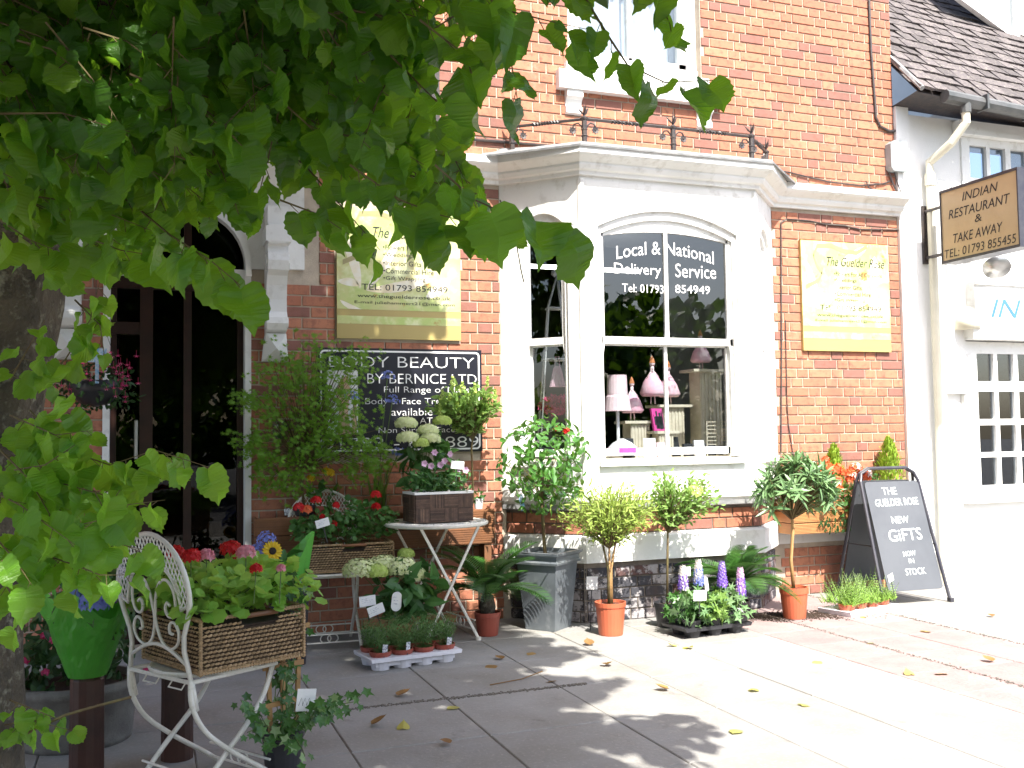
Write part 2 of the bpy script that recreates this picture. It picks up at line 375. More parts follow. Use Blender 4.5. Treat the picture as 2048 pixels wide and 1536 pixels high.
def crumple(tp, a, sd):
    q = []
    for x, y, z in tp[0]: n_ = noise.noise_vector(V((x*2.2+sd, y*2.2, sd*1.7))); q.append((x+n_.x*a*.7, y+n_.y*a*.4, z+n_.z*a*1.6+.25*x*math.sin(sd*3+y*3)))
    return q, tp[1], tp[2]
LIME = [crumple(heart(f, c), .13, i*1.37) for i, (f, c) in enumerate(((.1, .1), (.35, .25), (-.2, .3), (.6, .1), (.15, -.2), (.8, .3), (.25, .5), (-.1, .6), (.45, -.15), (.05, .2)))]
LIME0 = [heart(.1, .1), heart(.35, .25), heart(-.2, .3), heart(.6, .1), heart(.15, -.2)]
HEART8 = [strip([(.3, -.08), (.52, .3), (.4, .62)], [0, .3, .65], f, c, 1.05) for f, c in ((.2, .2), (-.3, .2), (.5, 0))]
OVAL = [strip([(.04, 0), (.2, .25), (.24, .5), (.15, .8)], [0, .25, .5, .8], f, c, 1) for f, c in ((.3, .2), (.6, .35), (-.2, .1))]
NARROW = [strip([(.015, 0), (.065, .3), (.06, .7)], [0, .3, .7], .5, c, 1) for c in (.1, .5, -.1)]
def fan(pts, z=.0, cz=0, c=(0, 0)):
    vs = [(c[0], c[1], cz)]+[(p[0], p[1], z) for p in pts]; n = len(pts)
    return vs, [(0, i+1, (i+1) % n+1) for i in range(n)], [(p[0]+.5, p[1]) for p in vs]
def lobed(k, inner, wob=0, z=.12):
    pts = []
    for i in range(2*k):
        a = math.pi*(i-.5+.5)/k+math.pi/2; r = .5*(1 if i % 2 == 0 else inner); pts.append((r*math.cos(a), .5+r*math.sin(a)))
    return fan(pts, z, 0, (0, .42))
GER = [lobed(7, .84, z=.1), lobed(7, .84, z=-.06), lobed(6, .8, z=.16)]
PALM = [lobed(5, .45, z=.05), lobed(7, .4, z=-.08)]
IVY = [fan([(0, 1), (-.14, .6), (-.45, .55), (-.28, .3), (-.3, 0), (0, .08), (.3, 0), (.28, .3), (.45, .55), (.14, .6)], .05, 0, (0, .35))]
MAPLE = [fan([(math.sin(a)*r, .35+math.cos(a)*r) for i in range(14) for a, r in [((i-6.5)*.42, .62 if i % 2 else .16)]], .02, 0, (0, .2))]
def flower(k=5, w=.34, cup=.15):
    vs = []; fs = []
    for i in range(k):
        a = 2*math.pi*i/k; c, s = math.cos(a), math.sin(a)
        for x, y, z in ((0, 0, 0), (.5, -w, cup*.6), (1, 0, cup), (.5, w, cup*.6)): vs.append((x*c-y*s, x*s+y*c, z))
        fs.append((4*i, 4*i+1, 4*i+2, 4*i+3))
    return vs, fs, [(p[0], p[1]) for p in vs]
FLO = flower(5); FLO4 = flower(4, .42, .1); BELL = flower(5, .42, .7)
def rmat(p, d, n, s): return frame(p, d, n) @ Sc(s)
def rv(): 
    while 1:
        v = V((U(-1, 1), U(-1, 1), U(-1, 1)))
        if .05 < v.length < 1: return v.normalized()

def scatter(parent, tps, m, items, name='foliage', each=0, leafname='leaf'):
    """items: matrices local to parent; the first `each` become parts of their own, the rest one stuff part"""
    if each:
        ms = [MB().put(tp, ID).mesh(leafname, m) for tp in tps]
        for i, q in enumerate(items[:each]): link(leafname, ms[i % len(ms)], parent, Mx=q)
    if len(items) > each:
        b = MB()
        for i, q in enumerate(items[each:]): b.put(tps[i % len(tps)], q)
        return b.build(name, m, parent, kind='stuff')
# ------------------------------------------------------------------ helpers that turn a sight line into a point
def ray(x, y): return fw+r2*((x-1024)/1990)-u2*((y-768)/1990)
def aY(x, y, Y): d = ray(x, y); return CAM+d*((Y-CAM.y)/d.y)
def aZ(x, y, Z=0): d = ray(x, y); return CAM+d*((Z-CAM.z)/d.z)
def aX(x, y, X): d = ray(x, y); return CAM+d*((X-CAM.x)/d.x)

# ------------------------------------------------------------------ ground
b = MB(); b.add([(-150, -150, -.16), (150, -150, -.16), (150, 150, -.16), (-150, 150, -.16)], [(0, 1, 2, 3)]); b.build('ground', M['asph'], kind='structure')
pave = link('pavement', None, kind='structure')
b = MB(); b.bx(-9, 16, -9.6, .3, -.15, -.006); b.build('joint_bed', M['joint'], pave)
b = MB(); b.bx(-9, 16, -9.75, -9.6, -.15, .0); b.build('kerb', M['slab'], pave)
slabm = {}
def slab(x0, x1, y0, y1, m, nm='paving_slab'):
    g_ = .0025; key = (round(x1-x0, 2), round(y1-y0, 2), nm)
    if key not in slabm:
        a, c = (x1-x0)/2-g_, (y1-y0)/2-g_; e = .004
        vs = [(-a, -c, -.03), (a, -c, -.03), (a, c, -.03), (-a, c, -.03), (-a, -c, -e), (a, -c, -e), (a, c, -e), (-a, c, -e), (-a+e, -c+e, 0), (a-e, -c+e, 0), (a-e, c-e, 0), (-a+e, c-e, 0)]
        fs = [(8, 9, 10, 11)]+[(i+k, (i+1) % 4+k, (i+1) % 4+4+k, i+4+k) for k in (0, 4) for i in range(4)]
        slabm[key] = MB().add(vs, fs).mesh(nm, m)
    o = link(nm, slabm[key], pave); o.location = ((x0+x1)/2, (y0+y1)/2, U(-.0015, .001)); o.rotation_euler = (U(-.002, .002), U(-.002, .002), U(-.002, .002))
xs = [-4, -3.4, -2.8, -2.2, -1.6, -1, -.4, .2, .8, 1.4, 2.0, 2.52, 3.06, 3.72]
ys = [.02]+[-.645*i for i in range(1, 16)]
for i in range(len(xs)-1):
    for j in range(len(ys)-1):
        if ys[j+1] < -7.5: continue
        slab(xs[i], xs[i+1], ys[j+1], ys[j], M['slab'])
for i in range(3):
    for j in range(18): slab(3.72+.403*i, 3.72+.403*(i+1), -.403*(j+1), -.403*j, M['pink'], 'pink_paver')
x = 4.93
for i in range(9):
    for j in range(len(ys)-1):
        if ys[j+1] < -5: continue
        slab(x+.62*i, x+.62*(i+1), ys[j+1], ys[j], M['slab'])
b = MB()
for k in range(700):
    x_ = U(.85, 2.15); b.box((0, 0, 0), (U(.004, .012), U(.004, .01), U(.003, .006)), T(x_, -1.93+rng.gauss(0, .011), .001) @ Rz(U(0, 3)))
for k in range(1500):
    y_ = U(-6, 0); b.box((0, 0, 0), (U(.003, .01), U(.004, .012), U(.002, .005)), T((4.123, 4.93)[k % 2]+rng.gauss(0, .012), y_, .001) @ Rz(U(0, 3)))
b.build('joint_crumbs', M['joint'], pave, kind='stuff')
b = MB()
for k in range(2600):
    a_ = rng.gauss(0, 1); p = V((4.25+a_*.22, -.74+rng.gauss(0, .08)-.06*a_, .001)); b.box((0, 0, 0), (U(.003, .012), U(.003, .012), U(.002, .006)), T(*p) @ Rz(U(0, 3)))
b.build('spilled_soil', M['soil'], pave, kind='stuff')
b = MB(); b.bx(-60, 60, -16.5, -9.75, -.155, -.14); b.build('road', M['asph'], kind='structure')

# ------------------------------------------------------------------ brick shop
shop = thing('brick_shop', 'red brick shop building with white bay window, dark arched doorway and iron cresting', 'building')
def cells(a0, a1, z0, z1, holes):
    xs_ = sorted({a0, a1}|{h[i] for h in holes for i in (0, 1) if a0 < h[i] < a1}); out = []
    for x0, x1 in zip(xs_, xs_[1:]):
        cut = sorted([(max(z0, h[2]), min(z1, h[3])) for h in holes if h[0] <= x0+1e-6 and h[1] >= x1-1e-6]); z = z0
        for c0, c1 in cut:
            if c0 > z: out.append((x0, x1, z, c0))
            z = max(z, c1)
        if z < z1: out.append((x0, x1, z, z1))
    return out
HO = [(-.21, .63, 0, 2.86), (2.42, 4.70, .6, 3.06), (2.97, 4.11, 4.08, 6.0)]
b = MB()
for x0, x1, z0, z1 in cells(-7, 5.985, -.05, 8.5, HO): b.bx(x0, x1, .004, .3, z0, z1)
b.build('wall', M['mortar'], shop)
def unit_brick():
    e = .003; y0, y1 = -.004, .02
    def mk(L):
        h = .0325; l = L/2
        vs = [(-l, y1, -h), (l, y1, -h), (l, y1, h), (-l, y1, h), (-l, y0+e, -h), (l, y0+e, -h), (l, y0+e, h), (-l, y0+e, h), (-l+e, y0, -h+e), (l-e, y0, -h+e), (l-e, y0, h-e), (-l+e, y0, h-e)]
        return vs, [(8, 9, 10, 11)]+[(i+k, (i+1) % 4+k, (i+1) % 4+4+k, i+4+k) for k in (0, 4) for i in range(4)], [(p[0], p[2]) for p in vs]
    return mk
BK = unit_brick()
def bricks(fr, u0, u1, z0, z1, holes, ph=0):
    out = []; k0 = math.ceil(z0/.075-1e-3); k1 = int(z1/.075+1e-3)
    for k in range(k0, k1):
        zc = k*.075+.0375; u = u0-.34+(.16875 if k % 2 else 0)+ph; t = 0
        while u < u1:
            L = .215 if t % 2 == 0 else .1025
            if rng.random() < .04: L = .1025 if L > .2 else .215
            segs = [(max(u, u0+.004), min(u+L, u1-.004))]
            for h in holes:
                if h[2] < zc+.03 and h[3] > zc-.03:
                    ns = []
                    for a, c in segs:
                        if h[1] <= a or h[0] >= c: ns.append((a, c)); continue
                        if h[0] > a: ns.append((a, h[0]-.006))
                        if h[1] < c: ns.append((h[1]+.006, c))
                    segs = ns
            for a, c in segs:
                if c-a > .03: out.append((fr @ T((a+c)/2, U(-.0015, .0015), zc) @ Ry(U(-.006, .006)), round(c-a, 4)))
            u += L+.01; t += 1
    return out
def brick_parts(parent, lst, m, each, nm='brickwork'):
    lst.sort(key=lambda q: (q[0].translation-CAM).length); cache = {}
    for q, L in lst[:each]:
        if L not in cache: cache[L] = MB().put(BK(L), ID).mesh('brick', m)
        link('brick', cache[L], parent, Mx=q)
    b = MB()
    for q, L in lst[each:]: b.put(BK(L), q)
    if lst[each:]: b.build(nm, m, parent, kind='stuff')
hb = HO+[(1.21, 2.09, 1.97, 2.86), (1.09, 2.23, 1.19, 1.88), (4.98, 5.85, 1.95, 2.84), (-.7, 1.1, 2.37, 3.3), (1.75, 6, 3.1, 3.25), (2.4, 4.72, .0, 3.25), (4.7, 6, .4, .59)]
vis = bricks(ID, -1.2, 5.985, 0, 5.4, hb)
brick_parts(shop, [q for q in vis if q[0].translation.x > -.75], M['brick'], 250)
b = MB()
for q, L in [q for q in vis if q[0].translation.x <= -.75]+bricks(ID, -6.9, -1.21, 0, 8.4, [])+bricks(ID, -1.2, 5.985, 5.4, 8.4, HO): b.put(BK(L), q)
b.build('outer_brickwork', M['brick'], shop, kind='stuff')

# bay window: three white sides on a brick base
BP = [(2.40, 0), (2.84, -.44), (4.28, -.44), (4.72, 0)]
def side(i):
    a = V((BP[i][0], BP[i][1], 0)); c = V((BP[i+1][0], BP[i+1][1], 0)); d = (c-a).normalized(); n = V((d.y, -d.x, 0))
    return Matrix(((d.x, -n.x, 0, a.x), (d.y, -n.y, 0, a.y), (0, 0, 1, 0), (0, 0, 0, 1))), (c-a).length
bay = link('bay_window', None, shop)
b = MB()
for i in range(3):
    F_, L = side(i); b.M = F_; b.bx(.02 if i != 1 else 0, L-.02 if i != 1 else L, .045, .12, -.05, .80)
b.build('base_wall', M['mortar_dark'], bay)
lo, hi = [], []
for i in range(3):
    F_, L = side(i); F_ = F_ @ T(0, .04, 0); e0 = .018 if i else 0; e1 = L-.018 if i < 2 else L
    lo += bricks(F_, e0, e1, 0, .41, []); hi += bricks(F_, e0, e1, .6, .76, [])
brick_parts(bay, lo, M['brick_paint'], 60, 'painted_brickwork'); brick_parts(bay, hi, M['brick'], 40)
def arch(u0, u1, zs, rise, n=12):
    c = (u0+u1)/2; h = (u1-u0)/2
    return [(c-h*math.cos(math.pi*k/n), zs+rise*math.sin(math.pi*k/n)**.8) for k in range(n+1)]
def seg_arch(u0, u1, zs, rise, n=12):
    return [(u0+(u1-u0)*k/n, zs+rise*(1-(2*k/n-1)**2)) for k in range(n+1)]
WIN = [(.17, .49), (.16, 1.235), (.14, .46)]
b = MB(); fr = MB(); gl = MB(); ZB, ZT, RI = 1.14, 2.72, .14
for i in range(3):
    F_, L = side(i); u0, u1 = WIN[i]; b.M = F_
    e = .0 if i == 1 else -.0
    b.bx(0, L, 0, .1, .80, ZB-.05); b.bx(0, u0-.03, 0, .1, ZB-.05, 3.1); b.bx(u1+.03, L, 0, .1, ZB-.05, 3.1)
    a = seg_arch(u0-.03, u1+.03, ZT+.03, RI*(1 if i == 1 else .8))
    b.prism([(u0-.03, 3.1)]+[p for p in a]+[(u1+.03, 3.1)], .1)
    # moulded reveal
    for o0, y0, y1 in ((.03, .02, .1), (.0, .045, .1)):
        b.bx(u0-.03 if o0 else u0-.0, u0-.03+.03 if o0 else u0+.02, y0, y1, ZB-.02, ZT+.02); b.bx(u1 if o0 else u1-.02, u1+.03 if o0 else u1, y0, y1, ZB-.02, ZT+.02)
    a1 = seg_arch(u0-.03, u1+.03, ZT+.03, RI*(1 if i == 1 else .8)); a2 = seg_arch(u0-.03, u1+.03, ZT-.03, RI*(1 if i == 1 else .8))
    b.prism(a1+a2[::-1], .075, T(0, .025, 0)); b.prism(seg_arch(u0-.01, u1+.01, ZT+.03, RI*(1 if i == 1 else .8))+seg_arch(u0-.01, u1+.01, ZT-.0, .06)[::-1], .05, T(0, .048, 0))
    b.bx(u0-.05, u1+.05, -.035, .1, ZB-.07, ZB-.03)
    b.bx(0-.0, L, -.02, .0, .83, .86)
for p in BP[1:3]:
    b.M = ID; b.lathe([(.028, .8), (.028, 3.08)], 8, (p[0]+(.012 if p[0] < 3 else -.012), p[1]+.012, 0))
b.build('white_casing', M['white'], bay)
for i in range(3):
    F_, L = side(i); u0, u1 = WIN[i]; zm = 1.95
    sa = link('sash_window', None, bay)
    f = MB(); f.M = F_; w_ = .035
    f.bx(u0, u0+w_, .05, .08, zm, ZT+.1); f.bx(u1-w_, u1, .05, .08, zm, ZT+.1); f.bx(u0, u1, .045, .085, zm-.02, zm+.03)
    ar = seg_arch(u0, u1, ZT+.02, RI); f.prism(ar+seg_arch(u0, u1, ZT-.03, .055)[::-1], .03, T(0, .05, 0))
    f.bx(u0, u0+w_, .085, .11, ZB, zm); f.bx(u1-w_, u1, .085, .11, ZB, zm); f.bx(u0, u1, .085, .11, ZB, ZB+.05); f.bx(u0, u1, .085, .11, zm-.03, zm)
    c = (u0+u1)/2
    if i == 1: f.bx(c-.014, c+.014, .052, .078, zm, ZT+RI-.01); f.bx(c-.012, c+.012, .087, .108, ZB, zm)
    for s_ in (u0+.01, u1-.01): f.prism([(s_-.02, zm-.02), (s_+.02, zm-.02), (s_+.012, zm-.08), (s_-.012, zm-.08)], .03, T(0, .0415, 0))
    f.build('sash_frame', M['white'], sa)
    for (a, c2, z0, z1, y) in ([(u0+w_, c-.014, zm, ZT+.1, .066), (c+.014, u1-w_, zm, ZT+.1, .066), (u0+w_, c-.012, ZB+.05, zm, .098), (c+.012, u1-w_, ZB+.05, zm, .098)] if i == 1 else [(u0+w_, u1-w_, zm, ZT+.08, .066), (u0+w_, u1-w_, ZB+.05, zm, .098)]):
        g_ = MB(); g_.M = F_; g_.add([(a, y, z0), (c2, y, z0), (c2, y, z1), (a, y, z1)], [(0, 1, 2, 3)]); g_.build('pane', M['glass'], sa)
# interior of the bay
b = MB(); b.bx(2.3, 4.8, 1.9, 1.95, .6, 3.1); b.bx(1.4, 1.45, .31, 1.9, .6, 3.1); b.bx(5.6, 5.65, .31, 1.9, .6, 3.1); b.bx(1.4, 5.65, 1.9, 1.95, .6, 3.1)
b.build('interior_wall', M['wallin'], bay)
b = MB(); b.bx(1.4, 5.65, .31, 1.95, 3.1, 3.15)
b.add([(2.5, -.0, 3.08), (2.9, -.33, 3.08), (4.22, -.33, 3.08), (4.62, 0, 3.08), (4.62, .32, 3.08), (2.5, .32, 3.08)], [(5, 4, 3, 2, 1, 0)]); b.build('ceiling', M['wallin'], bay)
b = MB()
vs = [(2.52, -.0), (2.9, -.36), (4.22, -.36), (4.6, 0), (4.6, .9), (2.52, .9)]
b.add([(p[0], p[1], 1.05) for p in vs]+[(p[0], p[1], 1.12) for p in vs], [(0, 1, 2, 3, 4, 5)[::-1], (6, 7, 8, 9, 10, 11)]+[(i, (i+1) % 6, (i+1) % 6+6, i+6) for i in range(6)]); b.bx(1.4, 5.65, .31, 1.95, .55, .6); b.build('display_shelf', M['cream2'], bay)
for x_, l in ((2.7, .9), (3.5, .9)):
    b = MB(); b.box((x_+.2, 1.2, 2.75), (l, .04, .03)); b.build('ceiling_light', M['tube'], bay)
# cornice
cor = [(0, 3.1), (.03, 3.1), (.035, 3.125), (.06, 3.135), (.075, 3.16), (.075, 3.175), (.13, 3.21), (.145, 3.225), (.145, 3.275), (0, 3.285)]
b = MB(); b.sweep([(1.72, 0), BP[0], BP[1], BP[2], BP[3], (6.0, 0)], cor); b.build('cornice', M['white'], shop)
b = MB(); b.add([(2.27, -.02, 3.283), (2.77, -.53, 3.283), (4.35, -.53, 3.283), (4.85, -.02, 3.283), (4.7, .01, 3.38), (2.42, .01, 3.38)], [(0, 1, 2, 3, 4, 5)])
b.sweep([(2.33, -.0), BP[1], BP[2], (4.79, -.0)], [(.13, 3.275), (.158, 3.262), (.16, 3.275), (.14, 3.297), (.0, 3.31)]); b.build('lead_roof', M['lead'], shop)
b = MB(); b.sweep([BP[0], BP[1], BP[2], BP[3]], [(-.06, .41), (.0, .41), (.0, .575), (-.012, .59), (-.06, .6)]); b.bx(4.68, 5.985, -.025, .004, .41, .59); b.build('plinth_band', M['white'], shop)
b = MB(); b.sweep([BP[0], BP[1], BP[2], BP[3]], [(-.03, .765), (.012, .775), (.012, .805), (-.03, .81)]); b.build('sill_shade_strip', M['lead'], shop)  # dark strip standing in for the shade under the white apron
# wrought iron cresting along the bay roof
cr = link('iron_cresting', None, shop)
posts = [V((2.47, -.1, 3.31)), V((2.88, -.45, 3.3)), V((3.58, -.46, 3.3)), V((4.25, -.45, 3.3)), V((4.6, -.13, 3.3))]
def leafspike(b, p, h):
    b.tube([p, p+V((0, 0, h))], [.011, .001], 5)
    for a in (0, 2.1, 4.2):
        d = V((math.cos(a+.4), math.sin(a+.4), 0)); b.tube([p+V((0, 0, h*.15)), p+d*.022+V((0, 0, h*.4)), p+d*.05+V((0, 0, h*.75))], [.006, .017, .001], 5, flat=.5)
for p in posts:
    b = MB(); b.tube([p, p+V((0, 0, .2))], .02, 8); b.lathe([(.016, .07), (.026, .08), (.016, .09)], 8, p); b.lathe([(.016, .115), (.024, .125), (.016, .135)], 8, p)
    b.lathe([(.01, .183), (.026, .195), (.028, .207), (.01, .224)], 8, p); leafspike(b, p+V((0, 0, .21)), .11); b.build('post', M['iron'], cr)
for a, c in zip(posts, posts[1:]):
    a = a+V((0, 0, .2)); c = c+V((0, 0, .2)); d = c-a; b = MB(); b.tube([a, a+d*.3], .011, 6); b.tube([a+d*.66, c], .011, 6)
    n_ = 26; up_ = V((0, 0, 1)); sd_ = d.normalized().cross(up_)
    for ph in (0, math.pi): b.tube([a+d*(.3+.36*k/n_)+(up_*math.cos(k*1.1+ph)+sd_*math.sin(k*1.1+ph))*.008 for k in range(n_+1)], .0085, 5)
    b.build('twisted_rail', M['iron'], cr)
for i, p in enumerate(posts):
    for s_ in (-1, 1):
        j = i+s_
        if j < 0 or j > 4: continue
        d = (posts[j]-p).normalized(); b = MB(); q = p+V((0, 0, .1)); b.tube([q+d*.012+V((0, 0, .0)), q+d*.02+V((0, 0, .05)), q+d*.045+V((0, 0, .075)), q+d*.075+V((0, 0, .07)), q+d*.085+V((0, 0, .045))], .006, 5)
        c = q+d*.085+V((0, 0, .028))
        for fc in range(2): b.put(flower(8, .3, .2), rmat(c, V((0, 0, 1)), V((0, -1 if fc == 0 else 1, .2)), .031))
        b.lathe([(.001, -.01), (.008, -.004), (.008, .004), (.001, .01)], 6, c); b.build('flower_scroll', M['iron'], cr)
# upper window
uw = link('upper_window', None, shop)
b = MB(); b.bx(2.97, 3.05, .07, .2, 4.12, 6); b.bx(4.03, 4.11, .07, .2, 4.12, 6); b.bx(2.97, 4.11, .05, .2, 4.06, 4.16); b.bx(3.05, 3.11, .1, .16, 4.16, 6); b.bx(3.97, 4.03, .1, .16, 4.16, 6); b.bx(3.05, 4.03, .1, .16, 4.16, 4.22); b.bx(3.525, 3.555, .1, .16, 4.2, 6); b.bx(3.05, 4.03, .1, .17, 4.95, 5.0)
b.build('window_frame', M['white'], uw)
b = MB(); b.add([(3.05, .13, 4.2), (4.03, .13, 4.2), (4.03, .13, 6), (3.05, .13, 6)], [(0, 1, 2, 3)]); b.build('pane', M['glass'], uw)
b = MB(); n_ = 60
for k in range(n_): x_ = 3.02+1.05*k/n_; b.add([(x_, .25+.02*math.sin(k*1.3), 4.1), (x_+1.05/n_, .25+.02*math.sin(k*1.3+1.3), 4.1), (x_+1.05/n_, .25+.02*math.sin(k*1.3+1.3), 6), (x_, .25+.02*math.sin(k*1.3), 6)], [(0, 1, 2, 3)])
b.sm = True; b.build('curtain', M['cloth'], uw)
b = MB(); b.prism([(2.86, 3.86), (4.27, 3.86), (4.27, 4.0), (2.86, 4.0)], .11, T(0, -.07, 0)); b.bx(2.93, 4.15, -.05, .08, 4.0, 4.07); b.build('sill', M['white'], shop)
for x_ in (2.93, 4.05):
    b = MB(); b.add(*[(lambda pr: ([(x_, -o, z) for o, z in pr]+[(x_+.13, -o, z) for o, z in pr], [tuple(range(len(pr))), tuple(range(2*len(pr)-1, len(pr)-1, -1))]+[(i, len(pr)+i, len(pr)+(i+1) % len(pr), (i+1) % len(pr)) for i in range(len(pr))]))([(0, 3.86), (.055, 3.86), (.055, 3.81), (.03, 3.79), (.012, 3.75), (.03, 3.73), (.03, 3.69), (0, 3.68)])][0]); b.build('sill_bracket', M['white'], shop)
# doorway
dw = link('doorway', None, shop)
b = MB(); b.bx(-.245, -.205, -.012, .1, 0, 2.36); b.bx(.615, .655, -.012, .1, 0, 2.36); b.bx(-.21, .62, .02, .1, 2.35, 2.41)
xa, xb_ = -.21, .62; ar = arch(xa, xb_, 2.41, .44, 20)
b.prism([(-.6, 2.42), (-.6, 3.1), (1.0, 3.1), (1.0, 2.42)]+ar[::-1], .06, T(0, -.03, 0))
ar2 = arch(xa+.0, xb_-.0, 2.36, .44, 20); ar3 = arch(xa-.035, xb_+.035, 2.36, .48, 20); b.prism(ar3+ar2[::-1], .1, T(0, -.05, 0)); b.build('door_surround', M['white'], dw)
b = MB(); b.bx(-.75, 1.15, -.34, .0, 3.1, 3.16); b.bx(-.8, 1.2, -.4, .0, 3.16, 3.24); b.prism([(-.78, 3.24), (1.18, 3.24), (.2, 3.62)], .3, T(0, -.3, 0)); b.build('door_hood', M['white'], dw)
b = MB(); 
b.bx(-.21, -.17, .16, .22, 0, 2.35); b.bx(.58, .62, .16, .22, 0, 2.35); b.bx(-.03, .05, .14, .22, 0, 2.85); b.bx(.24, .29, .16, .22, 0, 2.85); b.bx(-.21, .62, .15, .22, 2.28, 2.38); b.bx(-.21, .62, .14, .22, 0, .16); b.bx(-.21, 0, .15, .22, 1.98, 2.06); b.build('door_frame', M['woodd'], dw)
dr = link('door', None, dw)
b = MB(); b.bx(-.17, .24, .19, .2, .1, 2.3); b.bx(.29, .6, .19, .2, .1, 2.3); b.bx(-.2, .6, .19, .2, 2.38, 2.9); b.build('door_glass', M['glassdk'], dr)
b = MB(); b.tube([(-.05, .15, 1.18), (-.05, .1, 1.18), (-.05, .1, 1.42), (-.05, .15, 1.42)], .012, 8); b.build('door_handle', M['steel'], dr)
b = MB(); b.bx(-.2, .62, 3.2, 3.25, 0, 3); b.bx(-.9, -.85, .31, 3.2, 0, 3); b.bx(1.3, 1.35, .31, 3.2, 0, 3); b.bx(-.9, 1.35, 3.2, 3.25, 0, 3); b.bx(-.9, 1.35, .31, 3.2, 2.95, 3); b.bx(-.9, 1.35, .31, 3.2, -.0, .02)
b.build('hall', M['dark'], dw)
def console(x0):
    pr = [(0, 2.8), (.2, 2.8), (.2, 2.68), (.24, 2.67), (.24, 2.55), (.2, 2.54), (.22, 2.49), (.235, 2.44), (.22, 2.38), (.17, 2.35), (.14, 2.29), (.125, 2.2), (.13, 2.12), (.16, 2.08), (.165, 2.04), (.14, 2.0), (.08, 1.985), (0, 1.98)]
    n = len(pr); vs = [(x0, -o, z) for o, z in pr]+[(x0+.13, -o, z) for o, z in pr]
    b = MB(); b.add(vs, [tuple(range(n)), tuple(range(2*n-1, n-1, -1))]+[(i, n+i, n+(i+1) % n, (i+1) % n) for i in range(n)])
    b.box((x0+.065, -.12, 2.61), (.16, .25, .1)); b.tube([(x0-.01, -.16, 2.44), (x0+.14, -.16, 2.44)], .055, 12); b.tube([(x0-.008, -.12, 2.05), (x0+.138, -.12, 2.05)], .035, 12)
    b.add([(x0, -.0, 1.98), (x0+.13, 0, 1.98), (x0+.13, -.1, 1.98), (x0, -.1, 1.98), (x0-.02, 0, 1.8), (x0+.15, 0, 1.8), (x0+.15, -.05, 1.8), (x0-.02, -.05, 1.8), (x0+.065, -.13, 1.88)], [(0, 1, 2, 3), (7, 6, 5, 4), (3, 2, 8), (2, 6, 8), (6, 7, 8), (7, 3, 8), (0, 3, 7, 4), (1, 5, 6, 2), (0, 4, 5, 1)])
    b.build('console', M['white'], dw)
console(.74); console(-.5)
# cables on the wall
def cable(pts, r=.007, lab=None): b = MB(); b.tube(pts, r, 6); b.build('cable', M['iron'], shop)
cable([aY(x_, y_, -.015) for x_, y_ in ((1738, 0), (1742, 100), (1748, 180), (1752, 235), (1760, 252), (1778, 262), (1798, 262))], .012)
cable([aY(x_, y_, -.015) for x_, y_ in ((876, 273), (940, 279), (1010, 284), (1100, 292), (1145, 297))], .011)
cable([aY(x_, y_, -.015) for x_, y_ in ((1535, 338), (1580, 345), (1620, 355), (1660, 364), (1720, 371), (1765, 368), (1780, 362))], .007)
cable([aY(x_, y_, -.012) for x_, y_ in ((1562, 905), (1563, 700), (1562, 445), (1572, 438), (1620, 442), (1650, 449), (1690, 452), (1720, 459), (1800, 460))], .006)
cable([aY(x_, y_, -.012) for x_, y_ in ((1571, 640), (1574, 800), (1577, 850), (1588, 920), (1592, 960))], .004)
cable([aY(x_, y_, -.02) for x_, y_ in ((1732, 362), (1738, 376), (1760, 384), (1772, 378))], .006)
cable([aY(x_, y_, -.02) for x_, y_ in ((1778, 345), (1785, 365), (1800, 398))], .009)

# ------------------------------------------------------------------ white cottage next door
cot = thing('white_cottage', 'white rendered cottage shopfront with mossy tiled roof beside the brick shop', 'building')
b = MB()
for x0, x1, z0, z1 in cells(5.99, 9.5, -.05, 4.0, [(6.74, 7.5, 2.75, 3.84), (6.78, 8.3, .72, 1.98)]): b.bx(x0, x1, .0, .3, z0, z1)
b.bx(5.985, 6.12, -.03, 0, 0, 4.05); b.bx(9.2, 9.5, -.0, 4, 0, 4); b.build('wall', M['stucco'], cot)
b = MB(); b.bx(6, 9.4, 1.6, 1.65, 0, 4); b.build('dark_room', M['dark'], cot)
b = MB(); b.bx(6.58, 8.6, -.06, -.002, .66, .72)
cols = []
for c0, c1 in ((1956, 1989), (1997, 2029), (2038, 2072)): cols.append((aY(c0, 850, -.03).x, aY(c1, 850, -.03).x))
rows = [(aY(1990, q, -.03).z, aY(1990, p, -.03).z) for p, q in ((708, 763), (783, 838), (850, 904), (914, 970))]
hol = [(c[0], c[1], r_[0], r_[1]) for c in cols for r_ in rows]
for x0, x1, z0, z1 in cells(6.6, 8.6, .72, 2.05, hol): b.bx(x0, x1, -.045, -.003, z0, z1)
b.build('shopfront', M['white'], cot)
for c in cols:
    for r_ in rows: g_ = MB(); g_.bx(c[0]-.004, c[1]+.004, -.02, -.014, r_[0]-.004, r_[1]+.004); g_.build('pane', M['glass'], cot)
b = MB(); b.bx(6.7, 8.6, -.1, -.002, 2.15, 2.54); b.bx(6.6, 8.6, -.17, -.002, 2.06, 2.145); b.bx(6.7, 8.6, -.12, -.002, 2.54, 2.565); b.build('fascia', M['white'], cot)
b = MB(); c = aY(1941, 660, -.13); b.sm = True
for k in range(1): b.lathe([(.001, .2), (.05, .19), (.085, .15), (.105, .08), (.11, 0)], 16, (c.x, -.09, 2.146))
b.build('fascia_dome', M['cream'], cot)
text('IN', aY(1982, 640, -.1).x, aY(2043, 640, -.1).x, 2.26, 2.42, M['blue'], cot, y=-.103, shear=.3)
cw = link('cottage_window', None, cot)
b = MB()
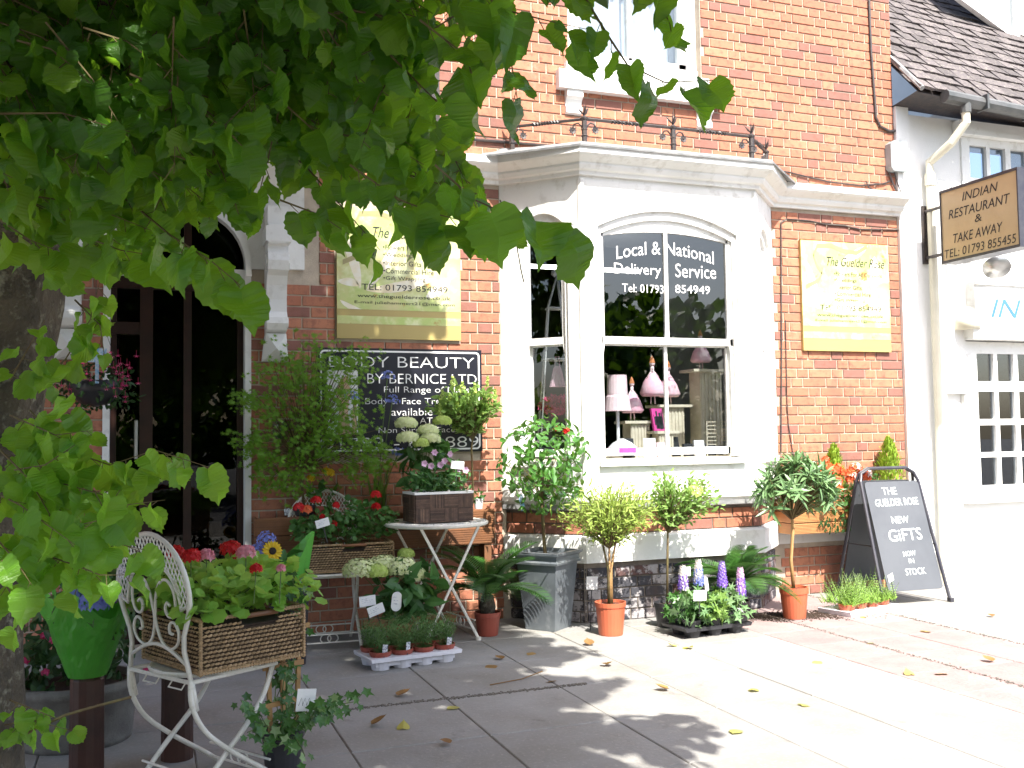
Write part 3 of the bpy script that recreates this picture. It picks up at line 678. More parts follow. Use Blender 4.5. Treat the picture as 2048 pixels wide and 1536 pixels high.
for x0, x1, z0, z1 in cells(6.7, 7.5, 2.75, 3.86, [(6.79, 6.98, 3.5, 3.79), (7.02, 7.2, 3.5, 3.79), (6.79, 6.98, 3.1, 3.42), (7.02, 7.2, 3.1, 3.42), (7.26, 7.45, 3.1, 3.79)]): b.bx(x0, x1, -.02, .03, z0, z1)
b.build('window_frame', M['white'], cw); b = MB(); b.bx(6.76, 7.48, .01, .014, 3.08, 3.8); b.build('pane', M['glass'], cw)
b = MB(); b.bx(6.62, 9, -.09, -.002, 3.86, 3.98); b.build('frieze', M['white'], cot)
b = MB(); b.bx(6.45, 6.62, -.06, -.002, 1.6, 2.9); b.build('pilaster', M['stucco'], cot)
# eaves, gutter, downpipe
E0, E1 = V((5.97, -.3, 4.1)), V((9.3, -.3, 3.93)); ed = E1-E0
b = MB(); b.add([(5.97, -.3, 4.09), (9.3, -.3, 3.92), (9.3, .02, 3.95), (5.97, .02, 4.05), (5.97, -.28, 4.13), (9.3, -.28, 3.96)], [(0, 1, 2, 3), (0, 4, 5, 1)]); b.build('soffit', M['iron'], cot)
b = MB(); b.tube([V((6.2, -.36, 4.05)), V((9.2, -.36, 3.88))], .055, 10)
for k in range(6): x_ = 6.6+k*.5; b.box((x_, -.37, 4.05-(x_-6.2)*.0567), (.02, .12, .125))
b.build('gutter', M['gutter'], cot)
b = MB(); b.tube([(6.42, -.36, 4.03), (6.42, -.36, 3.85), (6.36, -.25, 3.7), (6.3, -.06, 3.58), (6.3, -.06, 3.45), (6.3, -.06, .0)], .036, 10); b.lathe([(.045, 0), (.045, .1)], 10, (6.3, -.06, 3.38)); b.build('downpipe', M['cream'], cot)
b = MB(); b.tube([(6.42, -.36, 4.04), (6.42, -.36, 3.93)], .045, 10); b.build('gutter_outlet', M['gutter'], cot)
# roof tiles, row by row
nU = V((0, .68, .733)); tl, tw_ = .17, .165; tpl = None
b = MB(); b.add([(5.985, -.3, 4.08), (9.3, -.3, 3.91), (9.3, 2.2, 6.6), (5.985, 2.2, 6.79)], [(0, 1, 2, 3)]); b.build('roof_deck', M['tile'], cot)
tp = ([(-tw_/2+.003, 0, -.004), (tw_/2-.003, 0, -.004), (tw_/2-.003, 0, .018), (-tw_/2+.003, 0, .018), (-tw_/2+.003, tl+.03, .002), (tw_/2-.003, tl+.03, .002), (0, -.003, .022)], [(0, 1, 2, 6, 3), (3, 6, 2, 5, 4), (0, 3, 4), (1, 5, 2)], [(0, 0)]*7)
roof = link('tiled_roof', None, cot); me = MB().put(tp, ID).mesh('roof_tile', M['tile']); rest = MB(); nt_ = 0
for r_ in range(20):
    for k in range(21):
        x_ = 6.05+k*tw_+(tw_/2 if r_ % 2 else 0)
        if x_ > 9.2: continue
        # the neighbour's gable cuts the roof off behind
        p = V((x_, -.33, 4.11-(x_-5.97)*.051))+nU*(tl*r_); s_ = seen(p)
        q = T(*p) @ Rx(math.atan2(.733, .68)) @ Rz(U(-.05, .05)) @ Rx(U(-.03, .06)) @ Ry(U(-.05, .05)+.05)
        if s_ and -30 < s_[0] < 2090 and s_[1] > -40 and nt_ < 280: link('roof_tile', me, roof, Mx=q); nt_ += 1
        else: rest.put(tp, q)
rest.build('more_tiles', M['tile'], roof, kind='stuff')
b = MB(); b.tube([V((5.99, -.34, 4.1)), V((5.995, -.1, 4.36)), V((5.995, .4, 4.88)), V((5.995, 1.4, 5.96))], .022, 6); b.build('verge_mortar', M['lead'], cot)
gb = thing('roof_dormer', 'pale dormer with grey glazed side on the tiled roof, top right', 'dormer', (7.6, .95, 5.2))
b = MB(); b.bx(.86, 3, .0, 2, -.3, 2.2); b.build('wall', M['stucco'], gb)
b = MB(); b.prism([(0, .5), (.84, .12), (.84, 2), (0, 2)], .04); b.build('glazed_cheek', M['alarm'], gb)
b = MB(); b.prism([(-.03, .5), (.86, .09), (.86, .13), (-.03, .54)], .06, T(0, -.03, 0)); b.bx(.8, .88, -.03, .03, .1, 2.2); b.bx(.38, .41, -.02, .01, .33, 2); b.build('frame', M['white'], gb)
# ------------------------------------------------------------------ signs
def shopsign(x0, z0, label):
    t = thing('shop_sign', label, 'sign', (x0, 0, z0), group='gold flower shop signs')
    b = MB(); b.bx(0, .875, -.03, -.001, 0, .9); b.build('board', M['goldband'], t)
    b = MB(); b.bx(.001, .874, -.0315, -.03, .2, .899); b.bx(.001, .874, -.0315, -.03, .1, .155); b.build('flower_print', M['lily'], t)
    b = MB()
    for (cx, cz, a, L, w_) in ((.2, .33, .1, .5, .07), (.2, .33, .9, .45, .06), (.16, .34, 1.75, .42, .07), (.15, .36, 2.6, .14, .06), (.62, .3, .4, .22, .08), (.7, .5, 1.3, .3, .1), (.4, .75, .3, .3, .07), (.02, .26, -.7, .17, .035)):
        n_ = 10; pts = []
        for k in range(n_+1): u = k/n_; pts.append((u*L, w_*math.sin(math.pi*u)**.7*.5+.05*u*u))
        for k in range(n_-1, 0, -1): u = k/n_; pts.append((u*L, -w_*math.sin(math.pi*u)**.7*.5+.05*u*u))
        q = [(cx+p*math.cos(a)-r_*math.sin(a), cz+p*math.sin(a)+r_*math.cos(a)) for p, r_ in pts]
        q = [(min(.872, max(.002, p)), min(.897, max(.2, r_))) for p, r_ in q]; b.add([(p, -.0322, r_) for p, r_ in q], [tuple(range(len(q)))])
    b.build('white_petal_print', M['petalw'], t)
    b = MB(); R_ = [(.66, .88), (.55, .82), (.42, .83), (.3, .87), (.16, .86), (.12, .78), (.15, .7), (.2, .64), (.17, .58), (.04, .52)]
    for (p, r_), (p2, q2) in zip(R_, R_[1:]): b.add([(p, -.0327, r_+.015), (p2, -.0327, q2+.015), (p2, -.0327, q2-.02), (p, -.0327, r_-.02)], [(0, 1, 2, 3)])
    b.build('ribbon_print', M['ribbon'], t)
    for s_, a, c, z, h, sh in (('The Guelder Rose', .25, .83, .7, .075, .35), ('•Flowers For All Occasions', .32, .8, .62, .034, 0), ('•Weddings', .32, .54, .565, .034, 0), ('•Interior Gifts', .32, .59, .51, .034, 0), ('•Commercial Hire', .32, .68, .455, .036, 0), ('•Gift Wrapping', .32, .62, .4, .036, 0), ('TEL: 01793 854949', .17, .78, .335, .042, 0), ('www.theguelderrose.co.uk', .14, .8, .275, .032, 0), ('E-mail juliehammert21@msn.com', .12, .83, .235, .026, 0)):
        text(s_, a, c, z, z+h, M['ink'], t, y=-.0334, shear=sh)
    return t
shopsign(1.215, 1.965, 'gold sign with white lilies hanging above the black beauty sign, half under leaves')
shopsign(4.975, 1.945, 'sunlit gold sign with pale lilies right of the bay window')
t = thing('beauty_sign', 'black sign with white border and body beauty lettering on the brick wall', 'sign', (1.085, 0, 1.185))
b = MB(); b.bx(0, 1.155, -.028, -.001, 0, .715); b.build('board', M['navy'], t)
b = MB()
for o, m_ in ((.015, .012),):
    x0, x1, z0, z1, r_ = .015, 1.14, .015, .7, .03
    pa = []
    for cx, cz, a0 in ((x1-r_, z1-r_, 0), (x0+r_, z1-r_, 1), (x0+r_, z0+r_, 2), (x1-r_, z0+r_, 3)):
        for k in range(5): a = math.pi/2*(a0+k/4); pa.append((cx+r_*math.cos(a), cz+r_*math.sin(a), cx+(r_-m_)*math.cos(a), cz+(r_-m_)*math.sin(a)))
    n_ = len(pa); b.add([(p[0], -.0295, p[1]) for p in pa]+[(p[2], -.0295, p[3]) for p in pa], [(i, (i+1) % n_, (i+1) % n_+n_, i+n_) for i in range(n_)])
b.build('border', M['wtext'], t)
b = MB(); b.bx(.06, .27, -.0295, -.028, .13, .565); b.build('photo_panel', M['card'], t)
b = MB(); b.add([(p[0], -.031, p[1]) for p in ((.13, .13), (.14, .28), (.12, .4), (.15, .5), (.2, .53), (.22, .42), (.2, .3), (.22, .13))], [tuple(range(8))]); b.add([(p[0], -.031, p[1]) for p in ((.225, .13), (.235, .3), (.25, .4), (.262, .3), (.26, .13))], [tuple(range(5))]); b.build('figure_print', M['skin'], t)
for s_, a, c, z, h in (('BODY BEAUTY', .075, 1.1, .585, .075), ('BY BERNICE LTD', .335, 1.115, .475, .068), ('Full Range of Nails', .45, 1.06, .4, .055), ('Body & Face Treatments', .32, 1.1, .32, .055), ('available', .5, .79, .255, .05), ('AT', .7, .79, .2, .04), ('Non Surgical Face Lifts', .41, 1.1, .125, .05), ('01793 - 853889', .03, 1.125, .032, .075)):
    text(s_, a, c, z, z+h, M['wtext'], t, y=-.0305, bold=-.012)
# lettering on the bay glass
F_, L_ = side(1)
sv = thing('window_lettering', 'white delivery service lettering on the upper panes of the bay window', 'lettering')
for s_, p0, p1, h, bd, ro in (('Local & National', (1232, 478), (1427, 515), .095, .16, 0), ('Delivery', (1228, 528), (1322, 555), .1, 0, -.02), ('Service', (1350, 528), (1432, 557), .1, 0, -.02), ('Tel: 01793', (1244, 566), (1327, 588), .06, 0, -.02), ('854949', (1350, 570), (1420, 588), .06, 0, -.02)):
    P0 = aY(*p0, -.374); P1 = aY(*p1, -.374); zc = (P0.z+P1.z)/2
    text(s_, P0.x, P1.x, zc-h/2, zc+h/2+(.0), M['wtext'], sv, y=-.3755, bold=0, bend=.33 if bd else 0)
# hanging sign
t = thing('hanging_sign', 'box sign with tan face reading Indian restaurant, projecting over the pavement', 'sign', (6.2, -.27, 2.66))
b = MB(); b.bx(0, .14, -.79, 0, 0, .61); b.bx(-.012, 0, -.79, 0, 0, .022); b.bx(-.012, 0, -.79, 0, .588, .61); b.bx(-.012, 0, -.012, 0, .02, .59); b.bx(-.012, 0, -.79, -.778, .02, .59); b.build('case', M['navyc'], t)
b = MB(); b.bx(-.004, -.001, -.778, -.012, .022, .588); b.build('face', M['brass'], t)
MS = Matrix(((0, 1, 0, 0), (-1, 0, 0, 0), (0, 0, 1, 0), (0, 0, 0, 1)))
for s_, a, c, z, h, sh in (('INDIAN', .24, .6, .475, .07, .25), ('RESTAURANT', .09, .71, .355, .075, .2), ('&', .36, .43, .275, .06, .1), ('TAKE AWAY', .13, .63, .15, .075, .2), ('TEL: 01793 855455', .03, .75, .04, .07, .12)):
    text(s_, a, c, z, z+h, M['ink'], t, y=-.0065, shear=sh, Mx=MS, bold=0)
b = MB(); b.tube([(.07, 0, .5), (.07, .27, .5)], .014, 6); b.tube([(.07, 0, .1), (.07, .27, .1)], .014, 6); b.bx(.04, .1, .25, .27, .05, .55); b.build('bracket', M['iron'], t)
p = aY(1992, 530, -.35)
t = thing('floodlight', 'round silver floodlight under the hanging Indian restaurant sign', 'lamp', tuple(p))
b = MB(); b.sm = True; b.M = Rx(-.7) @ Ry(.5); b.lathe([(.001, .06), (.05, .055), (.085, .02), (.1, -.02), (.11, -.03), (.11, -.045)], 20); b.build('lamp_shell', M['steel'], t)
b = MB(); b.tube([(0, 0, .04), (0, .12, .1), (0, .33, .12)], .012, 6); b.build('arm', M['steel'], t)
t = thing('alarm_box', 'grey alarm box on the brick corner above the white ledge', 'alarm box', tuple(aY(1783, 316, 0)))
b = MB(); b.prism([(-.07, -.1), (-.045, -.13), (.1, -.13), (.1, .13), (-.03, .13), (-.07, .1)], .07, T(0, -.075, 0)); b.build('case', M['alarm'], t)
b = MB(); b.tube([(0, -.03, -.13), (.02, -.03, -.2), (.06, -.03, -.3)], .006, 5); b.build('wire', M['iron'], t)
t = thing('projecting_sign', 'dark board sign seen almost edge-on, hanging from a bracket on the upper wall', 'sign', (1.8, 0, 0))
x1 = aY(870, 200, -.62).x-1.8
b = MB(); b.tube([(x1, -.01, 3.86), (x1, -.66, 3.86)], .012, 6); b.tube([(x1, -.01, 3.7), (x1, -.3, 3.86)], .008, 5); b.build('bracket', M['iron'], t)
b = MB(); b.bx(x1-.02, x1+.02, -.62, -.1, 3.3, 3.8); b.build('board', M['woodd'], t)
b = MB(); b.bx(x1-.028, x1+.028, -.635, -.618, 3.28, 3.81); b.bx(x1-.028, x1+.028, -.62, -.1, 3.795, 3.81); b.tube([(x1, -.55, 3.8), (x1, -.55, 3.86)], .005, 5); b.build('frame', M['iron'], t)

# ------------------------------------------------------------------ window display
def P_(px, py, Y): return aY(px, py, Y)
def item(name, lab, cat, p, grp=None): return thing(name, lab, cat, tuple(p), 0, grp)
p = P_(1237, 905, -.2)
t = item('table_lamp', 'pink table lamp with pleated shade on a slim stem in the bay window', 'lamp', p)
b = MB(); b.lathe([(.05, 0), (.045, .02), (.012, .04), (.012, .3), (.01, .33)], 12); b.build('lamp_base', M['white'], t)
b = MB(); b.lathe([(.1, .3), (.085, .4), (.072, .42)], 20, cap=False); b.lathe([(.075, .42), (.07, .56)], 20, cap=False); b.build('lamp_shade', M['pinkw'], t)
t = item('small_parasol', 'white and pink low shade on the shelf under the pink lamp', 'shade', P_(1245, 905, -.27)); b = MB(); b.lathe([(.11, .03), (.07, .07), (.01, .1)], 14, cap=False); b.build('canopy', M['white'], t); b = MB(); b.lathe([(.113, .0), (.112, .035)], 14, cap=False); b.build('trim', M['magenta'], t)
def ped(px, py, Y, h, w_, lab):
    p = P_(px, py, Y); t = item('pedestal', lab, 'pedestal', (p.x, p.y, 1.12), 'cream display pedestals'); H_ = p.z-1.12; b = MB()
    b.bx(-w_*.36, w_*.36, -w_*.3, w_*.3, 0, H_-.02)
    for k in range(6): x_ = -w_*.3+k*w_*.12; b.bx(x_-.006, x_+.006, -w_*.3-.006, -w_*.3, 0, H_-.03)
    b.build('column', M['cream2'], t); b = MB(); b.bx(-w_*.62, w_*.62, -w_*.42, w_*.42, H_-.02, H_); b.build('top', M['cream2'], t)
ped(1272, 842, 0, .2, .22, 'short cream pedestal under the small doll, beside the pink lamp')
ped(1338, 810, .22, .3, .25, 'middle cream pedestal behind the glazing bar of the bay window')
ped(1410, 740, .12, .5, .27, 'tall ribbed cream pedestal at the right of the bay window')
ped(1325, 862, -.12, .5, .17, 'low cream stand with magenta cards on it in the bay window')
def doll(px, py, Y, s, lab):
    t = item('fairy_doll', lab, 'doll', P_(px, py, Y), 'fairy dolls in the bay window')
    b = MB(); b.sm = True; b.lathe([(.07*s, .05*s), (.085*s, .07*s), (.06*s, .14*s), (.018*s, .2*s)], 12); b.build('skirt', M['pinkp'], t)
    b = MB(); b.tube([(-.015*s, 0, 0), (-.012*s, 0, .08*s)], .005*s, 5); b.tube([(.015*s, 0, 0), (.012*s, 0, .08*s)], .005*s, 5); b.tube([(0, 0, .18*s), (0, 0, .24*s)], .012*s, 6); b.sm = True; b.lathe([(.001, .235*s), (.018*s, .25*s), (.018*s, .265*s), (.001, .28*s)], 8); b.tube([(0, 0, .22*s), (.04*s, -.01, .17*s)], .005*s, 5); b.tube([(0, 0, .22*s), (-.04*s, -.01, .17*s)], .005*s, 5); b.build('figure', M['pinkw'], t)
    b = MB(); b.lathe([(.02*s, .262*s), (.012*s, .29*s), (.003, .31*s)], 8); b.build('hat', M['orange'], t)
doll(1265, 840, 0, 1.05, 'small pink fairy doll on the short pedestal')
doll(1306, 808, .05, 1.2, 'pink fairy doll left of the glazing bar')
doll(1338, 808, .2, 1.1, 'pink fairy doll right of the glazing bar on the middle pedestal')
doll(1402, 738, .12, 1.0, 'dark slim doll ornament on top of the tall pedestal')
t = item('card_rack', 'small rack of magenta and black gift cards on the low stand', 'cards', P_(1318, 862, -.12))
b = MB(); b.M = Rz(.2) @ Rx(-.2); b.bx(-.05, .05, -.01, .01, 0, .17); b.build('card', M['magenta'], t); b = MB(); b.M = Rz(.2) @ Rx(-.2)
for k in range(8): b.bx(*sorted((U(-.045, .045), U(-.045, .045))), -.013, -.0105, *sorted((U(0, .16), U(0, .16))))
b.build('pattern', M['ink'], t)
for i, (px, m_, l_) in enumerate(((1300, 'card', 'white gift box'), (1325, 'pinkw', 'pale pink gift box'), (1352, 'ink', 'black photo frame'), (1378, 'ink', 'black zip pouch'), (1400, 'card', 'white greeting card'), (1420, 'black', 'black greeting card stand'), (1258, 'ink', 'black patterned purse'))):
    p = P_(px, 905, -.22+.03*(i % 3)); t = tag(link('gift_item', None), l_+' on the display shelf low in the bay window', 'gift'); t.location = (p.x, p.y, 1.12)
    b = MB(); b.M = Rz(U(-.4, .4)) @ Rx(-.18); b.bx(-.045, .045, -.01, .01, 0, U(.08, .15)); b.bx(-.03, .03, -.012, -.0105, .02, .07, 1); b.build('card', [M[m_], M['card' if m_ != 'card' else 'ink']], t)
t = item('wire_rack', 'cream wire postcard rack at the right edge of the bay window', 'rack', (P_(1437, 900, -.22).x, -.2, 1.12)); b = MB()
for k in range(9): b.box((0, 0, .03+k*.028), (.17, .006, .006))
for x_ in (-.085, 0, .085): b.box((x_, 0, .13), (.006, .006, .26))
b.build('wires', M['cream2'], t)
p = P_(1122, 905, -.02)
t = item('plant_obelisk', 'white wire pyramid stand with ball top in the left side of the bay window', 'obelisk', (p.x, .05, 1.12)); b = MB()
top = V((0.02, 0, 1.35))
for a in range(4): c = V((.2*math.cos(a*1.57+.5), .2*math.sin(a*1.57+.5), 0)); b.tube([c, c*.35+V((0, 0, 1.12)), top], .007, 5)
for z in (.12, .72, 1.1): b.lathe([(.2*(1-z*.55)+.0, z), (.2*(1-z*.55), z+.012)], 4, cap=True)
b.sm = True; b.lathe([(.001, 1.34), (.022, 1.36), (.022, 1.385), (.001, 1.4)], 8); b.build('wire_frame', M['white'], t)
t = item('fabric_bag', 'pink spotted fabric bag hanging inside the white wire stand', 'bag', P_(1115, 760, -.1)); b = MB(); b.lathe([(.02, .1), (.03, .08), (.055, -.03), (.06, -.05)], 12); b.tube([(-.02, 0, .1), (-.012, 0, .17), (.012, 0, .17), (.02, 0, .1)], .003, 4); b.build('bag', M['pinkp'], t)
t = item('silk_flowers', 'bunch of dark red silk flowers behind the left side pane of the bay window', 'flowers', P_(1110, 810, .02)); scatter(t, [FLO], M['fuchsia'], [T(U(-.1, .1), U(-.05, .05), U(-.06, .06)) @ rmat((0, 0, 0), rv(), rv(), .035) for k in range(60)], 'blooms')

# ------------------------------------------------------------------ chalkboard
t = thing('chalkboard_stand', 'black A-frame chalkboard reading new gifts now in stock', 'sign', (5.42, -.42, 0), rad(-4))
pf, pb = [], []
def abar(y0, nm, mirror):
    b = MB(); w_ = .27; H_ = 1.0; pts = [(-w_-.02, y0, .0), (-w_+.01, y0*.1, H_-.1), (-w_+.03, y0*.03, H_-.04), (-w_+.1, 0.01*mirror, H_), (w_-.1, 0.01*mirror, H_), (w_-.03, y0*.03, H_-.04), (w_-.01, y0*.1, H_-.1), (w_+.02, y0, .0)]
    b.tube(pts, .013, 8); b.bx(-w_-.035, -w_-.005, y0-.02, y0+.02, 0, .03); b.bx(w_+.005, w_+.035, y0-.02, y0+.02, 0, .03); b.build(nm, M['navyc'], t)
    L = math.hypot(y0, H_); a = math.atan2(abs(y0), H_)*(1 if y0 < 0 else -1); Q = T(0, y0, 0) @ Rx(-a)
    b = MB(); b.M = Q; r_ = .03; x0, x1, z0, z1 = -.243, .243, .1, .935; pg = []
    for cx, cz, a0 in ((x1-r_, z1-r_, 0), (x0+r_, z1-r_, 1), (x0+r_, z0+r_, 2), (x1-r_, z0+r_, 3)):
        for k in range(4): an = math.pi/2*(a0+k/3); pg.append((cx+r_*math.cos(an), cz+r_*math.sin(an)))
    b.prism(pg, .01, T(0, -.005+.012*mirror, 0)); b.build('board', M['slate'], t); return Q
Q = abar(-.31, 'tube_frame', -1); abar(.28, 'tube_frame', 1)
for s_, a, c, z, h, ro in (('THE', -.12, .03, .855, .06, 0), ('GUELDER ROSE', -.22, .235, .765, .06, .02), ('NEW', -.09, .09, .625, .055, 0), ('GiFTS', -.16, .19, .485, .095, .03), ('NOW', -.05, .08, .365, .04, .05), ('IN', -.01, .045, .31, .035, 0), ('STOCK', -.07, .14, .22, .05, .02)):
    text(s_, a*.85, c*.85, z*.97, (z+h)*.97, M['chalk'], t, y=-.0195, bold=.004, Mx=Q, rot=ro)
b = MB()
for x_ in (-.265, .265): b.tube([(x_, -.2, .42), (x_, .17, .42)], .005, 5)
b.build('stay', M['black'], t)

# ------------------------------------------------------------------ furniture
def cr(P, n=5, closed=False):
    P = [V(p) for p in P]; out = []
    for i in range(len(P)-1):
        a, b_, c, d = P[max(0, i-1)], P[i], P[i+1], P[min(len(P)-1, i+2)]
        for k in range(n): t = k/n; out.append(.5*((2*b_)+(c-a)*t+(2*a-5*b_+4*c-d)*t*t+(3*b_-a-3*c+d)*t**3))
    return out+[P[-1]]
def make_chair():
    t = thing('bistro_chair', 'x', 'chair')
    W_ = .195
    def back(z): return -.2-.10*(z-.46)
    def arcpt(a, ro, rz_, cz=.735): return V((ro*math.sin(a), 0, cz+rz_*math.cos(a)))
    def yb(p): p.y = back(p.z); return p
    # outer balloon, from left seat corner round to right
    side_ = [(.19, .44), (.175, .5), (.163, .545), (.17, .6), (.2, .66)]
    outer = [V((-x, 0, z)) for x, z in side_]+[arcpt(a*math.pi/180, .222, .215) for a in range(-95, 96, 10)]+[V((x, 0, z)) for x, z in side_[::-1]]
    outer = [yb(p) for p in outer]
    b = MB(); b.sm = True; b.tube(outer, .009, 6); b.tube([outer[0], outer[0]+V((0, .02, -.1))], .011, 6); b.tube([outer[-1], outer[-1]+V((0, .02, -.1))], .011, 6)
    inn = [yb(arcpt(a*math.pi/180, .165, .16, .69)) for a in range(-90, 91, 10)]; b.tube([outer[5]]+inn+[outer[-6]], .006, 6)
    low = [yb(V((x, 0, .50+.055*math.cos(x/.17*math.pi/2)))) for x in [-.17+.034*k for k in range(11)]]; b.tube(low, .007, 6); b.build('back_frame', M['wmetal'], t)
    b = MB()
    def inside(x, z):
        o = (x/.22)**2+((z-.735)/.213)**2 < 1; i = (x/.165)**2+((z-.69)/.16)**2 > 1
        return o and i and z > .69
    for sgn in (-1, 1):
        for k in range(-24, 25):
            run = []
            for s_ in range(0, 75):
                z = .67+s_*.0038; x = k*.0215+sgn*(z-.67)*.55
                if inside(x, z): run.append(yb(V((x, 0, z)))+V((0, .001*sgn, 0)))
                elif len(run) > 1: b.tube([run[0], run[-1]], .0022, 4); run = []
                else: run = []
            if len(run) > 1: b.tube([run[0], run[-1]], .0022, 4)
    b.build('lattice', M['wmetal'], t, kind='stuff')
    for s_ in (-1, 1):
        b = MB(); b.sm = True
        pts = [(.0, .63), (.006, .68), (.02, .735), (.05, .78), (.09, .79), (.125, .76), (.135, .71), (.12, .67), (.09, .66), (.07, .685), (.082, .71), (.1, .7)]
        b.tube(cr([yb(V((s_*x, 0, z))) for x, z in pts]), .0055, 6)
        pts = [(.0, .66), (.01, .61), (.035, .565), (.08, .545), (.125, .565), (.14, .605), (.12, .64), (.09, .635), (.085, .605), (.103, .6)]
        b.tube(cr([yb(V((s_*x, 0, z))) for x, z in pts]), .0055, 6); b.build('scroll', M['wmetal'], t)
    b = MB(); b.lathe([(.205, .442), (.21, .452), (.205, .46)], 28, cap=False); b.lathe([(.2, .46), (.12, .452), (.06, .46), (.001, .452)], 28, cap=False); b.tube([(-.19, -.2, .44), (-.19, .17, .44), (.19, .17, .44), (.19, -.2, .44)], .008, 6, closed=True)
    b.tube([(-.12, -.17, .43), (-.12, -.19, .405), (-.04, -.19, .405), (-.04, -.17, .43)], .003, 5); b.tube([(.12, -.17, .43), (.12, -.19, .405), (.04, -.19, .405), (.04, -.17, .43)], .003, 5); b.build('seat', M['wmetal'], t)
    for s_ in (-1, 1):
        b = MB(); b.sm = True; b.tube(cr([(s_*.19, -.2, .45), (s_*.19, -.195, .36), (s_*.19, -.14, .26), (s_*.19, -.03, .165), (s_*.19, .12, .06), (s_*.19, .2, .0)]), .0098, 6); b.build('leg', M['wmetal'], t)
        b = MB(); b.sm = True; b.tube(cr([(s_*.172, .17, .44), (s_*.172, .13, .34), (s_*.172, .06, .25), (s_*.172, -.06, .14), (s_*.172, -.2, .0)]), .0098, 6); b.build('leg', M['wmetal'], t)
    for y_, z_ in ((.145, .045), (-.15, .05)):
        b = MB(); b.tube([(-.185, y_, z_+.045), (.185, y_, z_+.045)], .005, 5); b.tube([(-.185, y_, z_-.005), (.185, y_, z_-.005)], .005, 5)
        for c in (-.022, .022): b.tube([(c+.032*math.cos(a*.4), y_, z_+.02+.026*math.sin(a*.4)) for a in range(16)], .0035, 5, closed=True)
        b.build('stretcher', M['wmetal'], t)
    b = MB(); b.M = T(-.16, back(.8)-.012, .8) @ Rx(-.1) @ Ry(.1); b.bx(-.035, .035, -.001, .001, -.022, .022); b.build('price_tag', M['label'], t)
    return t
ch = make_chair(); ch.location = (.225, -2.755, 0); ch.rotation_euler = (0, 0, rad(-58)); ch['group'] = 'white bistro chairs'
ch['label'] = 'cream metal bistro chair in the foreground, seen from behind, carrying a geranium basket'
kids = {}
for x_ in SC.objects:
    if x_.parent: kids.setdefault(x_.parent, []).append(x_)
c2 = copy_tree(ch, None, kids); c2.location = (1.08, -.37, 0); c2.rotation_euler = (0, 0, rad(176))
for x_ in SC.objects:
    if x_.parent == c2 and x_.name.startswith('price_tag'): x_.location = (.37, 0, .02)
0; c2['label'] = 'cream metal bistro chair by the wall, facing out, under the red geranium basket'
def weave(b, x0, x1, z0, z1, Mx, skip=None):
    dx = .019; dz = .0145; nr = int((z1-z0)/dz); nc = int((x1-x0)/dx)
    for r_ in range(nr):
        for c in range(nc):
            x_ = x0+(c+.5+(.5 if r_ % 2 else 0))*dx; z_ = z0+(r_+.5)*dz
            if skip and skip(x_, z_): continue
            q = Mx @ T(x_, U(-.002, .001), z_) @ Ry(U(-.12, .12)-.12) @ Sc(dx*.62, .007, dz*.52)
            b.add([(-1, 0, 0), (-.4, -.9, .55), (.5, -.9, .6), (1, 0, 0), (.4, -.9, -.55), (-.5, -.9, -.6), (0, -1.15, 0)], [(0, 5, 6, 1), (1, 6, 2), (2, 6, 4, 3), (4, 6, 5)], 0, None, q)
